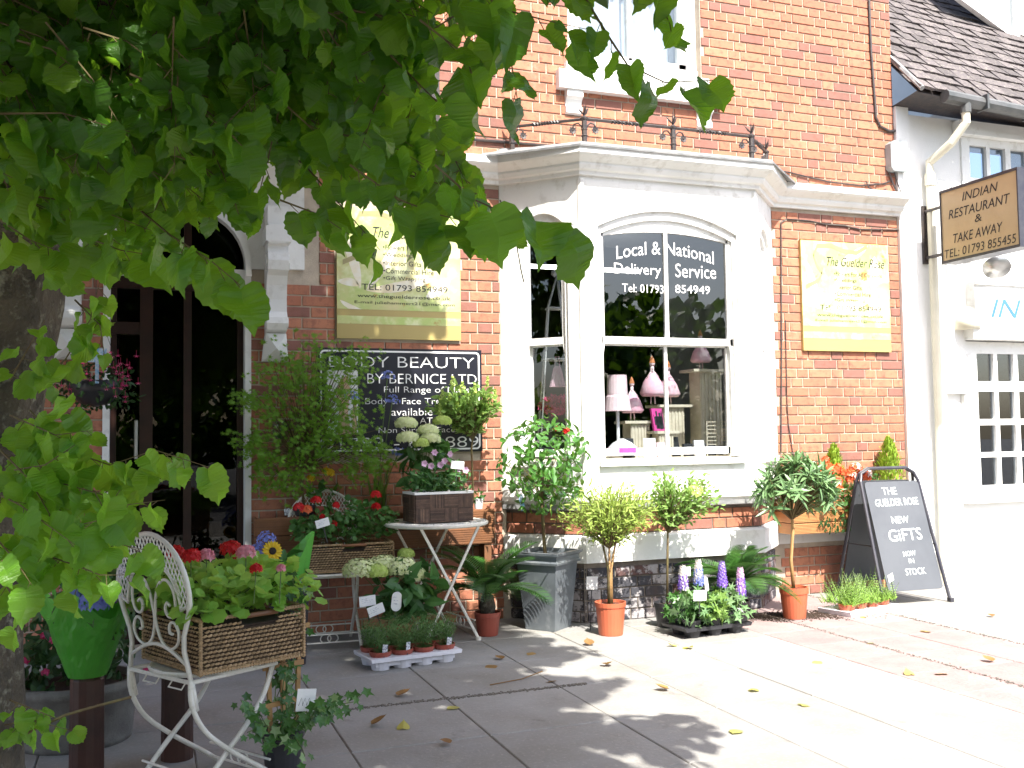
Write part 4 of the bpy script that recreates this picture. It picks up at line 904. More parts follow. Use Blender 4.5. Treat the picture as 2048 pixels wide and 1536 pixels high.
def basket(lab, loc, rz, L, W_, H_):
    t = thing('wicker_basket', lab, 'basket', loc, rz, 'woven plant baskets')
    nf = lambda x, z: abs(x-.02) < .07 and z > H_-.045
    b = MB(); e = .012
    for (cx, cy, lx, ly) in ((0, -W_/2+e, L-.01, .006), (0, W_/2-e, L-.01, .006), (-L/2+e, 0, .006, W_-.01), (L/2-e, 0, .006, W_-.01)): b.box((cx, cy, H_/2-.024), (lx, ly, H_-.05))
    b.box((0, 0, .006), (L-.02, W_-.02, .012)); b.build('liner', M['wickerb'], t)
    b = MB(); weave(b, -L/2+.005, L/2-.005, .012, H_-.01, T(0, -W_/2, 0), nf); weave(b, -L/2+.005, L/2-.005, .012, H_-.01, Rz(math.pi) @ T(0, -W_/2, 0), nf)
    weave(b, -W_/2+.005, W_/2-.005, .012, H_-.01, Rz(math.pi/2) @ T(0, -L/2, 0)); weave(b, -W_/2+.005, W_/2-.005, .012, H_-.01, Rz(-math.pi/2) @ T(0, -L/2, 0))
    b.build('weave', M['wicker'], t, kind='stuff')
    b = MB(); cs = [(-L/2, -W_/2), (L/2, -W_/2), (L/2, W_/2), (-L/2, W_/2)]
    def wrap(p, q, n_, r_):
        p = V(p); q = V(q); d = q-p
        for k in range(n_): c = p+d*((k+.5)/n_); b.put((( lambda s: s)([(-.5, 0, 0), (0, -.5, .0), (.5, 0, 0), (0, .5, 0), (0, 0, .5), (0, 0, -.5)]), [(0, 1, 4), (1, 2, 4), (2, 3, 4), (3, 0, 4), (1, 0, 5), (2, 1, 5), (3, 2, 5), (0, 3, 5)], [(0, 0)]*6), frame(c, d.cross(V((.3, .5, .8))) , V((0, 0, 1))) @ Sc(r_*2.4, r_*2.4, r_*2.4))
        b.tube([p, q], r_*.8, 6)
    for i in range(4):
        a, c = cs[i], cs[(i+1) % 4]; L2 = math.dist(a, c)
        wrap((*a, .008), (*c, .008), int(L2/.011), .008); wrap((*a, 0), (*a, H_), int(H_/.01), .008)
        if i in (0, 2):
            A = V((*a, H_)); C_ = V((*c, H_)); s_ = -1 if i else 1; u0 = (.5+s_*(.02-.07)/L) if i == 0 else .5-(.02+.07)/L; u1 = u0+.14/L
            wrap(A, A.lerp(C_, u0), int(L2*u0/.011), .008); wrap(A.lerp(C_, u1), C_, int(L2*(1-u1)/.011), .008)
        else: wrap((*a, H_), (*c, H_), int(L2/.011), .008)
    b.build('rim', M['wicker'], t, kind='stuff')
    for s_ in (-1, 1): b = MB(); b.tube([(.02-.075 if s_ < 0 else -.02-.075, s_*W_/2, H_-.006), (.02+.075 if s_ < 0 else -.02+.075, s_*W_/2, H_-.006)], .009, 8); b.build('handle', M['deck'], t)
    b = MB(); b.box((0, 0, H_-.05), (L-.03, W_-.03, .02)); b.build('soil', M['soil'], t)
    return t
bk1 = (.285, -2.745, .462)
basket('square seagrass basket of pink and red geraniums on the foreground chair', bk1, rad(25), .42, .44, .19)
basket('long seagrass basket of red geraniums on the chair by the wall', (1.21, -.38, .462), rad(-3), .53, .3, .17)
# round table
t = thing('bistro_table', 'round cream metal folding table with pierced top beside the wall', 'table', (1.76, -.5, 0), rad(12))
b = MB(); b.lathe([(.325, .725), (.333, .732), (.335, .744), (.325, .752)], 40, cap=False)
for k in range(40):
    a = k*math.pi/20; b.tube([(.327*math.cos(a), .327*math.sin(a), .748), (.265*math.cos(a+.08), .265*math.sin(a+.08), .75)], .004, 4); b.tube([(.327*math.cos(a), .327*math.sin(a), .748), (.265*math.cos(a-.08), .265*math.sin(a-.08), .75)], .004, 4)
b.lathe([(.26, .744), (.27, .753), (.275, .744)], 40, cap=False); b.lathe([(.265, .748), (.001, .748)], 40, cap=False); b.build('table_top', M['wmetal'], t)
for y_ in (-.19, .19):
    for s_ in (-1, 1): b = MB(); b.tube([(s_*-.2, y_+s_*.012, .725), (s_*.2, y_+s_*.012, .01)], .0125, 6, flat=.7); b.lathe([(.018, 0), (.018, .02)], 8, (s_*.2, y_+s_*.012, 0)); b.build('leg', M['wmetal'], t)
for x_ in (-.17, .17):
    b = MB(); b.tube([(x_, -.19, .13), (x_, .19, .13)], .005, 5); b.tube([(x_, -.19, .07), (x_, .19, .07)], .005, 5)
    for c in (-.022, .022): b.tube([(x_, c+.032*math.cos(a*.4), .1+.028*math.sin(a*.4)) for a in range(16)], .0035, 5, closed=True)
    b.build('stretcher', M['wmetal'], t)
# split cane box on the table
t = thing('cane_planter_box', 'square patterned split cane box with zinc rim on the round table', 'planter', (1.76, -.55, .755), rad(4))
b = MB(); b.bx(-.19, .19, -.11, .11, 0, .175); b.build('box', M['wickerb'], t)
b = MB()
def cane(Mx, L, n_):
    sq = .0875
    for i in range(n_):
        for j in range(2):
            for k in range(12):
                u = (k+.5)/12*sq
                if (i+j) % 2: b.box((-L/2+i*L/n_+L/n_/2, -.003-U(0, .003), j*sq+u), (L/n_-.002, .007, sq/12-.0012), Mx)
                else: b.box((-L/2+i*L/n_+u*(L/n_)/sq, -.003-U(0, .003), j*sq+sq/2), (L/n_/12-.0012, .007, sq-.002), Mx)
cane(T(0, -.11, 0), .38, 4); cane(Rz(math.pi) @ T(0, -.11, 0), .38, 4); cane(Rz(math.pi/2) @ T(0, -.19, 0), .22, 2); cane(Rz(-math.pi/2) @ T(0, -.19, 0), .22, 2); b.build('cane_strips', M['twigbox'], t, kind='stuff')
b = MB(); b.bx(-.198, .198, -.12, -.1, .175, .19); b.bx(-.198, .198, .1, .12, .175, .19); b.bx(-.198, -.18, -.1, .1, .175, .19); b.bx(.18, .198, -.1, .1, .175, .19); b.build('rim', M['white'], t)
b = MB(); b.bx(-.18, .18, -.1, .1, .15, .178); b.build('soil', M['soil'], t)
# decking troughs
def trough(lab, x0, x1, y0, y1, z0, z1, m, nb, legs=True):
    t = thing('timber_trough', lab, 'planter', ((x0+x1)/2, (y0+y1)/2, 0), group='slatted timber troughs'); L = x1-x0; D_ = y1-y0; h = (z1-z0)/nb
    b = MB(); b.bx(-L/2+.02, L/2-.02, -D_/2+.02, D_/2-.01, z0+.01, z1-.03); b.build('liner', M['soil'], t)
    for k in range(nb):
        for (Mx, l) in ((T(0, -D_/2, 0), L), (Rz(math.pi/2) @ T(0, -L/2, 0), D_-.01), (Rz(-math.pi/2) @ T(0, -L/2, 0), D_-.01)):
            b = MB(); z_ = z0+k*h; b.box((0, .012, z_+h/2), (l, .014, h-.006), Mx)
            for q in range(7): b.box((0, .0045, z_+.006+(h-.012)*(q+.5)/7), (l-.001, .006, (h-.012)/7*.55), Mx)
            b.build('plank', M[m], t)
    if legs:
        for sx in (-1, 1):
            for sy in (-1, 1): b = MB(); b.box((sx*(L/2-.05), sy*(D_/2-.04), z0/2), (.05, .05, z0)); b.build('leg', M[m], t)
    return t
trough('brown ridged timber trough on legs along the wall behind the bistro set', .66, 2.28, -.16, -.01, .55, .79, 'deck', 2)
trough('pale ridged timber trough of red flowers fixed to the sunlit wall', 4.66, 5.46, -.24, -.005, .5, .76, 'pine', 3, False)
# bollards
for (px, py, h, l_) in ((173, 1556, .385, 'dark brown timber post under the green wrapped hydrangea'), (354, 1516, .41, 'dark brown timber post behind the foreground bistro chair')):
    p = aZ(px, py); t = thing('timber_post', l_, 'post', (p.x, p.y, 0), group='dark timber posts'); b = MB(); b.sm = False; b.lathe([(.064, 0), (.062, h-.01), (.056, h)], 14); b.build('post', M['bollard'], t)

# ------------------------------------------------------------------ plants
def pot(t, r, h, m='terra', z=0, nm='pot', x=0, y=0, rim=.02, n=24, taper=.76):
    b = MB(); b.sm = False; k = taper; b.lathe([(r*k, z), (r*(k+.02), z+.004), (r*.95, z+h-rim*1.5), (r, z+h-rim*1.4), (r*1.02, z+h), (r*.93, z+h), (r*.9, z+h-.02)], n, (x, y, 0)); o = b.build(nm, M[m], t)
    b = MB(); b.lathe([(r*.91, z+h-.022), (r*.9, z+h-.018)], 16, (x, y, 0)); b.build('soil', M['soil'], t); return o
def stake(t, p, w_, h, tall, rz=0, tilt=0, oval=False, lab=None, nm='label_card', pr=True):
    b = MB(); b.M = T(*p) @ Rz(rz) @ Ry(tilt)
    if oval: b.prism([(w_/2*math.cos(a*.39)*1, (h/2-w_/2)*(1 if 0 < a < 8 else -1)+w_/2*math.sin(a*.39)) for a in range(16)], .002)
    else: b.bx(-w_/2, w_/2, -.001, .001, -h/2, h/2)
    b.bx(-.003, .003, .0015, .004, -h/2-tall, 0, 1)
    if pr: 
        for k in range(3): b.bx(-w_*.35, w_*U(0, .35), -.0016, -.0011, h*(.2-.17*k), h*(.24-.17*k), 2)
    o = b.build(nm, [M['card'], M['black'], M['label']], t, label=lab); return o
def blob(c, r, n, size, tilt=.6, shell=.35, upb=.2, sq=None):
    out = []
    for k in range(n):
        d = rv(); q = V((d.x*r[0], d.y*r[1], d.z*r[2]))*(shell+(1-shell)*rng.random()**.5)
        if noise.noise((V(c)+q)*(2.2/max(r)*.5+2)) < -.28: continue
        nn = (d+rv()*tilt+V((0, 0, upb))).normalized(); dd = (d.cross(rv())+d*.5+V((0, 0, -.15))).normalized()
        s_ = size*U(.7, 1.25); out.append(rmat(V(c)+q, dd, nn, s_))
    return out
def stems(t, base, tips, r, m='stem', nm='stem', mid=.0):
    b = MB()
    for q in tips: q = V(q); m_ = (V(base)+q)/2+V((U(-1, 1), U(-1, 1), 0))*.03+V((0, 0, .03)); b.tube([base, m_, q], [r, r*.8, r*.5], 5)
    return b.build(nm, M[m], t)
def head(t, c, r, m, n, s, nm='flower_head', flat=1, fl_=FLO, half=-1):
    b = MB()
    for k in range(n):
        z = 1-(k+.5)/n*(1.35 if half < 0 else 1); a = k*2.4; q = math.sqrt(max(0, 1-z*z)); d = V((q*math.cos(a), q*math.sin(a), z)); p = V(c)+V((d.x*r, d.y*r, d.z*r*flat))+rv()*r*.07; b.put(fl_, rmat(p, d.cross(rv()), (d+rv()*.3), s*U(.8, 1.2)))
    return b.build(nm, M[m], t)

# geraniums in the foreground basket
t = thing('geranium_plants', 'bright green geraniums with pink and red blooms filling the foreground basket', 'geraniums', (bk1[0], bk1[1], .6), rad(26))
it = []
for k in range(560):
    x_, y_ = U(-.25, .28), U(-.225, .25); e = max(abs(x_)/.27, abs(y_)/.27); z_ = .05+U(0, .185)*(1-.5*e**3); out_ = V((x_, y_, .0))*2.2
    it.append(rmat((x_, y_, z_), (out_+rv()*.6), (V((0, 0, 1))+out_*.8+rv()*.6), U(.035, .07)))
rng.shuffle(it); scatter(t, GER, M['ger'], it, each=150)
stems(t, (0, 0, -.04), [(U(-.2, .2), U(-.2, .2), U(.05, .16)) for k in range(40)], .003)
Mi = (T(bk1[0], bk1[1], .6) @ Rz(rad(26))).inverted()
for (px, py, d_, m_, r_) in ((352, 1110, 3.75, 'red', .03), (382, 1118, 3.6, 'red', .032), (412, 1115, 3.65, 'pinkf', .026), (462, 1103, 3.9, 'red', .04), (492, 1110, 3.75, 'pinkf', .034), (478, 1112, 4.0, 'red', .03), (512, 1140, 3.6, 'red', .02), (300, 1120, 3.8, 'red', .03), (562, 1138, 3.5, 'pinkf', .012)):
    c = Mi @ (CAM+ray(px, py)*d_); head(t, c, r_, m_, 26, .017*(1 if r_ > .02 else .7), half=0); b = MB(); b.tube([c, c+V((U(-.02, .02), 0, -.12))], .002, 4); b.build('flower_stem', M['stem'], t)
# red geraniums by the wall
t = thing('geranium_plants', 'dark leaved red geraniums in the long basket by the wall', 'geraniums', (1.21, -.38, .6))
it = []
for k in range(560):
    x_, y_ = U(-.33, .3), U(-.17, .17); z_ = .07+U(-.0, .2)*(1-.4*(x_/.3)**2)*(1.1 if x_ > 0 else .8); it.append(rmat((x_, y_, z_), V((x_, y_*1.5-.02, .25))+rv()*.6, V((x_, -.4, .8))+rv()*.6, U(.025, .05)))
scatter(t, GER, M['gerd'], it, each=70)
stems(t, (0, 0, -.04), [(U(-.25, .25), U(-.12, .12), U(.05, .25)) for k in range(26)], .003)
for (px, py, m_, r_) in ((598, 1018, 'red', .035), (612, 1022, 'orangef', .034), (632, 1003, 'red', .03), (752, 992, 'red', .03), (752, 1015, 'red', .026), (672, 1012, 'red', .018), (645, 1035, 'red', .015), (668, 1048, 'red', .014)):
    c = aY(px, py, -.5)-V((1.21, -.38, .6)); head(t, c, r_, m_, 24, .016, half=0); b = MB(); b.tube([c, V((c.x*.85, 0, .0))], .002, 4); b.build('flower_stem', M['stem'], t)
stake(t, aY(645, 1046, -.58)-V((1.21, -.38, .6)), .085, .05, .1, .1, -.25, lab='white price card on a stake among the geraniums')
# flowers in the cane box
t = thing('balloon_flowers', 'lilac balloon flowers over dark leaves in the cane box on the table', 'flowers', (1.76, -.55, .93))
it = [rmat((U(-.2, .2), U(-.1, .1), U(.0, .13)), rv()+V((0, 0, .3)), rv()+V((0, -.7, .6)), U(.03, .05)) for k in range(300)]
scatter(t, OVAL, M['hydl'], it, each=50)
for px, py in ((848, 927), (868, 905), (880, 930), (888, 922), (915, 937), (931, 940), (862, 932), (898, 908)):
    c = aY(px, py, -.6)-V((1.76, -.55, .93)); b = MB(); b.put(BELL, rmat(c, V((0, 0, 1)), V((U(-.5, .5), -1, .3)), .024)); b.put(BELL, rmat(c+V((0, .002, 0)), V((.6, 0, 1)), V((U(-.5, .5), -1, .3)), .022)); b.build('bloom', M['lilac'], t)
stems(t, (0, 0, 0), [aY(px, py, -.6)-V((1.76, -.55, .93)) for px, py in ((848, 927), (868, 905), (880, 930), (915, 937), (931, 940), (840, 915))], .002)
stake(t, aY(915, 930, -.62)-V((1.76, -.55, .93)), .085, .05, .08, -.1, .1)
# cream hydrangea heads behind
def hydrangea(lab, loc, heads, m, ph, leafc, leafr, n, z0, cat='hydrangea', ls=.09, potm='terrad', pr=.09, pz=.16):
    t = thing('potted_hydrangea', lab, cat, loc); L = V(loc); pot(t, pr, pz, potm)
    for px, py, Y, r_, m_ in heads: c = aY(px, py, Y)-L; head(t, c, r_, m_, 260, .0135, flat=.62, fl_=FLO4)
    stems(t, (0, 0, pz), [aY(h[0], h[1]+4, h[2])-L for h in heads], .004)
    it = blob(leafc, leafr, n, ls, .6, .3); scatter(t, OVAL, M['hydl'], it, each=40); return t
hydrangea('cream mophead hydrangea standing behind the cane box on the table', (1.75, -.33, .752), [(812, 848, -.36, .07, 'hydf'), (856, 862, -.42, .066, 'hydf'), (860, 878, -.45, .066, 'hydf'), (815, 877, -.48, .068, 'hydf'), (842, 887, -.5, .05, 'limef'), (884, 843, -.33, .06, 'limef')], 'hydf', 0, (0.02, -.03, .34), (.17, .13, .2), 150, .1, ls=.1, pr=.07, pz=.14)
t = hydrangea('cream flat headed hydrangea on the ground behind the lavender tray', (1.47, -.68, 0), [(722, 1142, -.72, .11, 'hydf'), (752, 1144, -.78, .07, 'limef'), (768, 1132, -.68, .1, 'hydf'), (803, 1138, -.74, .105, 'hydf'), (825, 1150, -.72, .08, 'hydf'), (812, 1108, -.62, .05, 'limef')], 'hydf', 0, (.04, -.05, .37), (.2, .12, .15), 120, .1, ls=.12)
L = V((1.47, -.68, 0))
stake(t, aY(735, 1202, -.86)-L, .1, .06, .1, .1, -.08); stake(t, aY(752, 1220, -.9)-L, .1, .058, .08, .1, -.3); stake(t, aY(793, 1203, -.88)-L, .062, .115, .05, .0, .1, oval=True)
# lavender tray
p = aZ(815, 1318); t = thing('seedling_tray', 'white plastic tray holding pots of fine leaved lavender', 'tray', (1.425, -1.06, 0), rad(8))
b = MB()
b.prism([(-.27, 0), (.27, 0), (.275, .018), (.27, .022), (-.27, .022), (-.275, .018)], .3, T(0, -.15, .05)); b.bx(-.24, .24, -.12, .12, .02, .05)
for i in range(4):
    for j in range(2): b.lathe([(.05, 0), (.06, .055)], 14, (-.195+.13*i, -.075+.15*j, 0))
b.build('tray', M['plwhite'], t)
for i in range(4):
    for j in range(2):
        x_, y_ = -.195+.13*i, -.075+.15*j
        q = thing('lavender_pot', ('fine leaved lavender pot, %s in the %s row of the white tray' % (('leftmost', 'second from left', 'third from left', 'rightmost')[i], ('front', 'back')[j])), 'lavender', tuple(t.matrix_basis @ V((x_, y_, .03))) if 0 else (1.425+x_*math.cos(rad(8))-y_*math.sin(rad(8)), -1.06+x_*math.sin(rad(8))+y_*math.cos(rad(8)), .045), U(0, 1), 'lavender pots in the white tray')
        pot(q, .062, .055, 'terrad', rim=.012, n=18)
        it = []
        for k in range(64):
            a = U(0, 6.28); rr = U(0, .045); tip = V((math.cos(a), math.sin(a), 0))*U(.0, .055); h = U(.09, .2)
            for s_ in range(11): f = s_/11; pp = V((rr*math.cos(a), rr*math.sin(a), .04))+tip*f+V((0, 0, h*f)); an = s_*2.4; dd = V((math.cos(an), math.sin(an), .9)); it.append(rmat(pp, dd, V((0, 0, 1)), U(.018, .03)) @ Sc(1.5, 1, 1))
        scatter(q, [NARROW[0]], M['lav'], it)
        if j == 0 and i != 2: o = stake(q, (-.01, -.058, .075), .03, .045, .03, U(-.3, .3), U(-.2, .2)); o.data.materials[0] = M['label']
# cycads
def cycad(lab, loc, n, L_, rp, hp, pm):
    t = thing('potted_cycad', lab, 'cycad', loc); pot(t, rp, hp, pm)
    b = MB(); b.sm = True; b.lathe([(.045, hp-.02), (.055, hp+.03), (.04, hp+.1), (.01, hp+.13)], 12); b.build('stump', M['bark'], t)
    for k in range(n):
        a = k*2.4+U(-.2, .2); el = U(.35, 1.25); lf = L_*U(.75, 1.1); p0 = V((0, 0, hp+.1)); pts = []; d = V((math.cos(a)*math.cos(el), math.sin(a)*math.cos(el), math.sin(el))); p = p0.copy(); N = 12
        if p0.y+loc[1]+d.y*lf > -.12: d.y *= .35; d.normalize()
        for i in range(N+1): pts.append(p.copy()); p = p+d*lf/N; d = (d+V((0, 0, -.12))).normalized()
        b = MB(); b.tube(pts, [.004*(1-.07*i) for i in range(N+1)], 4); sd_ = None
        for i in range(2, N*3):
            f = i/3; j = min(N-1, int(f)); q = pts[j].lerp(pts[j+1], f-j); tt = (pts[j+1]-pts[j]).normalized(); s1 = tt.cross(V((0, 0, 1))).normalized(); up_ = s1.cross(tt)
            ll = .11*math.sin(math.pi*min(1, (i+1)/(N*3)*1.02))**.5+.02
            for sg in (-1, 1): b.put(NARROW[0], rmat(q, s1*sg+tt*.55+up_*.25, up_, ll) @ Sc(.5, 1, 1))
        b.build('frond', M['cyc'], t)
    return t
cycad('dark green cycad in brown red pot between the round table and zinc planter', (2.1, -.5, 0), 22, .5, .085, .15, 'terrad')
cycad('sunlit cycad behind the tray of delphiniums', (3.82, -.75, 0), 20, .46, .09, .14, 'black')
# standards
def trunk(t, pts, r, m='twig'): b = MB(); b.sm = True; b.tube(pts, r, 7); b.build('trunk', M[m], t)
t = thing('laurel_standard', 'clipped lollipop laurel growing in the tall grey zinc planter', 'tree', (2.54, -.44, 0)); 
trunk(t, [(0, 0, .44), (-.012, 0, .6), (-.02, 0, .8), (-.03, -.02, 1.05)], [.014, .012, .012, .01], 'twig')
stems(t, (-.02, 0, .85), [(U(-.25, .25), U(-.25, .25), U(.9, 1.35)) for k in range(22)], .004, 'twig', 'branch')
it = blob((-.02, -.06, 1.1), (.31, .28, .33), 700, .065, .7, .45, .3); rng.shuffle(it); scatter(t, OVAL, M['laurel'], it, each=170)
for px, py in ((1112, 858), (1133, 862)): head(t, aY(px, py, -.62)-V((2.54, -.44, 0)), .016, 'red', 8, .016)
b = MB(); b.box((.0, -.012, .86), (.03, .002, .11), Ry(-.2)); b.build('plant_tag', M['bluelab'], t)
t = thing('zinc_planter', 'tall tapered square grey zinc planter by the left of the bay', 'planter', (2.55, -.44, 0), rad(38))
b = MB()
b.lathe([(.11, 0), (.112, .01), (.148, .43), (.15, .432), (.166, .437), (.168, .45), (.158, .462), (.158, .485), (.176, .5), (.178, .515), (.155, .517), (.15, .49)], 4, sq=True); b.build('planter', M['zinc'], t)
b = MB(); b.lathe([(.15, .47), (.15, .475)], 4, sq=True); b.build('soil', M['soil'], t)
def twiggy(t, base, c, r, n, m, tps, size, twigs=40, each=0, cl=9, spread=.06, elong=1):
    """crown of fine twigs carrying small leaves"""
    b = MB(); it = []
    for k in range(twigs):
        d = rv(); d.z = abs(d.z)*.9-.25*(rng.random() < .35); q = V(c)+V((d.x*r[0], d.y*r[1], d.z*r[2]))*U(.55, 1.0); m_ = V(base).lerp(q, .55)+V((U(-.03, .03), U(-.03, .03), .04)); b.tube([base, m_, q], [.004, .0025, .001], 4)
        for i in range(cl):
            f = i/cl; pp = (m_.lerp(q, f*1.05) if i % 3 else V(base).lerp(m_, .4+.6*f))+rv()*spread*.3; dd = (q-m_).normalized()+rv()*.9; it.append(rmat(pp, dd, rv()+V((0, -.4, .8)), size*U(.6, 1.2)) @ Sc(elong, 1, 1))
    b.build('twigs', M['twig'], t, kind='stuff'); rng.shuffle(it); scatter(t, tps, M[m], it, each=each)
t = thing('feathery_standard', 'small feathery yellow green tree in the orange plastic pot', 'tree', (2.83, -.82, 0)); pot(t, .1, .21, 'terra')
for k in range(3): trunk(t, [(-.01+.01*k, 0, .19), (.0+.012*k-.01, .004*k, .42), (-.01+.05*(k-1)+.01, 0, .6)], [.011, .009, .006], 'trell' if k else 'twig')
twiggy(t, (0, 0, .55), (0, 0, .76), (.37, .3, .26), 0, 'feath', [NARROW[0], NARROW[1]], .045, 150, 0, 22, .16, 1.7)
t = thing('euonymus_standard', 'small pale leaved round headed tree in front of the bay, behind the delphiniums', 'tree', (3.3, -.72, 0)); pot(t, .09, .16, 'black')
trunk(t, [(0, 0, .14), (.01, 0, .45), (.02, 0, .68)], [.008, .008, .006]); L = V((3.3, -.72, 0)); c = aY(1372, 1005, -.75)-L
twiggy(t, (.02, 0, .62), c+V((0, 0, .0)), (.3, .24, .26), 0, 'pale', OVAL, .042, 95, 60, 12, .12)
head(t, aY(1390, 985, -.85)-L, .05, 'limef', 30, .02)
t = thing('oleander_standard', 'long leaved oleander standard in orange pot right of the bay', 'tree', (4.24, -.82, 0)); pot(t, .098, .215, 'terra', rim=.03); L = V((4.24, -.82, 0))
trunk(t, [(0, 0, .2), (-.015, 0, .4), (.01, 0, .62), (.0, 0, .8)], [.014, .012, .012, .009], 'trell')
it = []; bt = MB()
for k in range(64):
    d = rv(); d.z = abs(d.z)*1.0-.35*(k % 3 == 0); q = aY(1592, 985, -.85)-L+V((d.x*.27, d.y*.22, d.z*.24-.01)); bt.tube([(0, 0, .68), (V((0, 0, .72)).lerp(q, .5)), q], [.006, .004, .003], 4); ax = (q-V((0, 0, .75))).normalized()
    for i in range(13):
        a = i*2.4; o_ = ax.orthogonal().normalized(); o2 = ax.cross(o_); dd = ax*U(.1, 1.1)+o_*math.cos(a)+o2*math.sin(a); it.append(rmat(q-ax*i*.006, dd, ax+V((0, 0, .4)), U(.09, .15)) @ Sc(1.25, 1, 1))
bt.build('branch', M['twig'], t); rng.shuffle(it); scatter(t, NARROW, M['olea'], it, each=180)
t = thing('hydrangea_standard', 'slender standard hydrangea with cream green cones beside the beauty sign', 'tree', (2.08, -.13, .79)); L = V((2.08, -.13, .79)); pot(t, .05, .06, 'black')
p0 = aY(947, 1000, -.15)-L; p1 = aY(943, 900, -.18)-L; p2 = aY(945, 880, -.2)-L; trunk(t, [(p0.x, 0, .04), p0, p1, p2], [.008, .008, .007, .006])
c = aY(930, 822, -.25)-L; twiggy(t, p2, c, (.26, .15, .23), 0, 'pale', OVAL, .05, 90, 40, 12, .09)
for px, py in ((885, 790), (905, 765), (925, 775), (950, 780), (975, 765), (990, 790), (940, 810), (915, 815), (965, 820), (900, 800), (880, 820)):
    c = aY(px, py, -.3)-L; b = MB()
    for k in range(26): b.put(FLO4, rmat(c+V((U(-1, 1)*.02*(1-k/28), U(-1, 1)*.02*(1-k/28), k*.0028-.03)), rv(), rv()+V((0, -.6, .3)), .011))
    b.build('flower_cone', M['limef'], t)
# maple
t = thing('japanese_maple', 'airy lime green Japanese maple behind the chair, against the door pillar', 'tree', (.98, -.12, .79)); L = V((.98, -.12, .79)); pot(t, .07, .07, 'black')
trunk(t, [(0, 0, .05), (-.02, -.01, .2), (.0, -.03, .4)], [.01, .009, .006], 'twig')
reg = [(500, 800, 40), (560, 745, 60), (620, 715, 70), (670, 735, 60), (720, 715, 40), (560, 830, 70), (620, 800, 80), (680, 790, 60), (500, 880, 40), (540, 900, 50), (620, 880, 60), (600, 950, 50), (560, 960, 50), (700, 870, 50), (740, 890, 40), (760, 920, 40), (515, 920, 30), (690, 830, 60), (640, 900, 50), (720, 940, 40), (600, 760, 60), (640, 840, 60)]
bt = MB(); it = []
for px, py, s_ in reg:
    for k in range(int(s_*1.0)):
        q = aY(px+rng.gauss(0, s_*.55), py+rng.gauss(0, s_*.36), U(-.42, -.1))-L
        if k % 6 == 0: bt.tube([(0, -.02, .3), V((0, -.02, .35)).lerp(q, .5)+V((0, 0, .05)), q], [.004, .003, .001], 4)
        for i in range(3): it.append(rmat(q+rv()*.025, V((U(-1, 1), U(-.7, .2), -.7)), V((U(-.4, .4), -.5, .9)), U(.024, .042)))
bt.build('twigs', M['twig'], t, kind='stuff'); rng.shuffle(it); scatter(t, MAPLE, M['maple'], it, each=60)
# things on the trough
def agap(lab, loc, heads, m='bluef'):
    t = thing('agapanthus', lab, 'agapanthus', loc); L = V(loc)
    for px, py, Y in heads:
        c = aY(px, py, Y)-L; b = MB(); b.tube([(U(-.01, .01), 0, .0), (c.x*.6, c.y*.5, c.z*.6), c], .003, 5); b.build('stem', M['stem'], t)
        b = MB()
        for k in range(18): d = rv(); d.z = abs(d.z)-.35; q = c+d*.045; b.tube([c, q], .0012, 3, 1); b.put(BELL, rmat(q, d.cross(rv()), d, .013))
        b.build('flower_head', [M[m], M['stem']], t)
    it = [rmat((0, 0, 0), V((math.cos(k*2.4)*.35, -abs(math.sin(k*2.4))*.35, 1)), V((math.cos(k*2.4), math.sin(k*2.4), .2)), U(.2, .3)) @ Sc(.5, 1, 1) for k in range(14)]; scatter(t, NARROW, M['grass'], it)
    return t
agap('tall blue agapanthus with bare stems in front of the black beauty sign', (1.45, -.12, .8), [(775, 752, -.2), (785, 800, -.2), (703, 793, -.2), (797, 905, -.22)])
t = thing('yellow_flowers', 'small yellow flowering plant behind the chair back', 'flowers', (1.08, -.1, .79)); L = V((1.08, -.1, .79)); pot(t, .05, .06, 'terrad')
scatter(t, OVAL, M['gerd'], blob((0, 0, .11), (.1, .06, .07), 40, .08), each=20)
for px, py in ((652, 943), (622, 957), (661, 946)): head(t, aY(px, py, -.15)-L, .02, 'yellow', 12, .02)
stems(t, (0, 0, .05), [aY(px, py, -.15)-L for px, py in ((652, 943), (622, 957), (661, 946))], .002)
t = thing('grass_plant', 'clump of arching grassy leaves behind the red geranium basket', 'plant', (1.5, -.11, .79))
b = MB()
for k in range(70):
    a = U(0, 6.28); d = V((math.cos(a), math.sin(a)*.4, 0)); h = U(.12, .26); l = U(.03, .2); w_ = .004; pts = [V((0, 0, 0))+d*.01, d*l*.35+V((0, 0, h*.75)), d*l+V((0, 0, h*U(.6, 1)))]
    s_ = d.cross(V((0, 0, 1)))*w_; b.add([pts[0]-s_, pts[0]+s_, pts[1]+s_, pts[1]-s_, pts[2]], [(0, 1, 2, 3), (3, 2, 4)])
b.build('blades', M['grass'], t, kind='stuff')
for k in range(5): q = V((U(-.05, .05), U(-.03, .03), U(.2, .3))); b = MB(); b.tube([(0, 0, 0), q], .002, 4); b.lathe([(.001, -.03), (.006, 0), (.001, .05)], 6, q); b.build('flower_spike', M['pale'], t)
t = thing('small_pot_plant', 'little white pot with a leafy plant at the right end of the brown trough', 'plant', (2.17, -.13, .79)); pot(t, .035, .07, 'plwhite', rim=.008); scatter(t, OVAL, M['hydl'], blob((0, 0, .08), (.04, .04, .035), 40, .03), each=0)
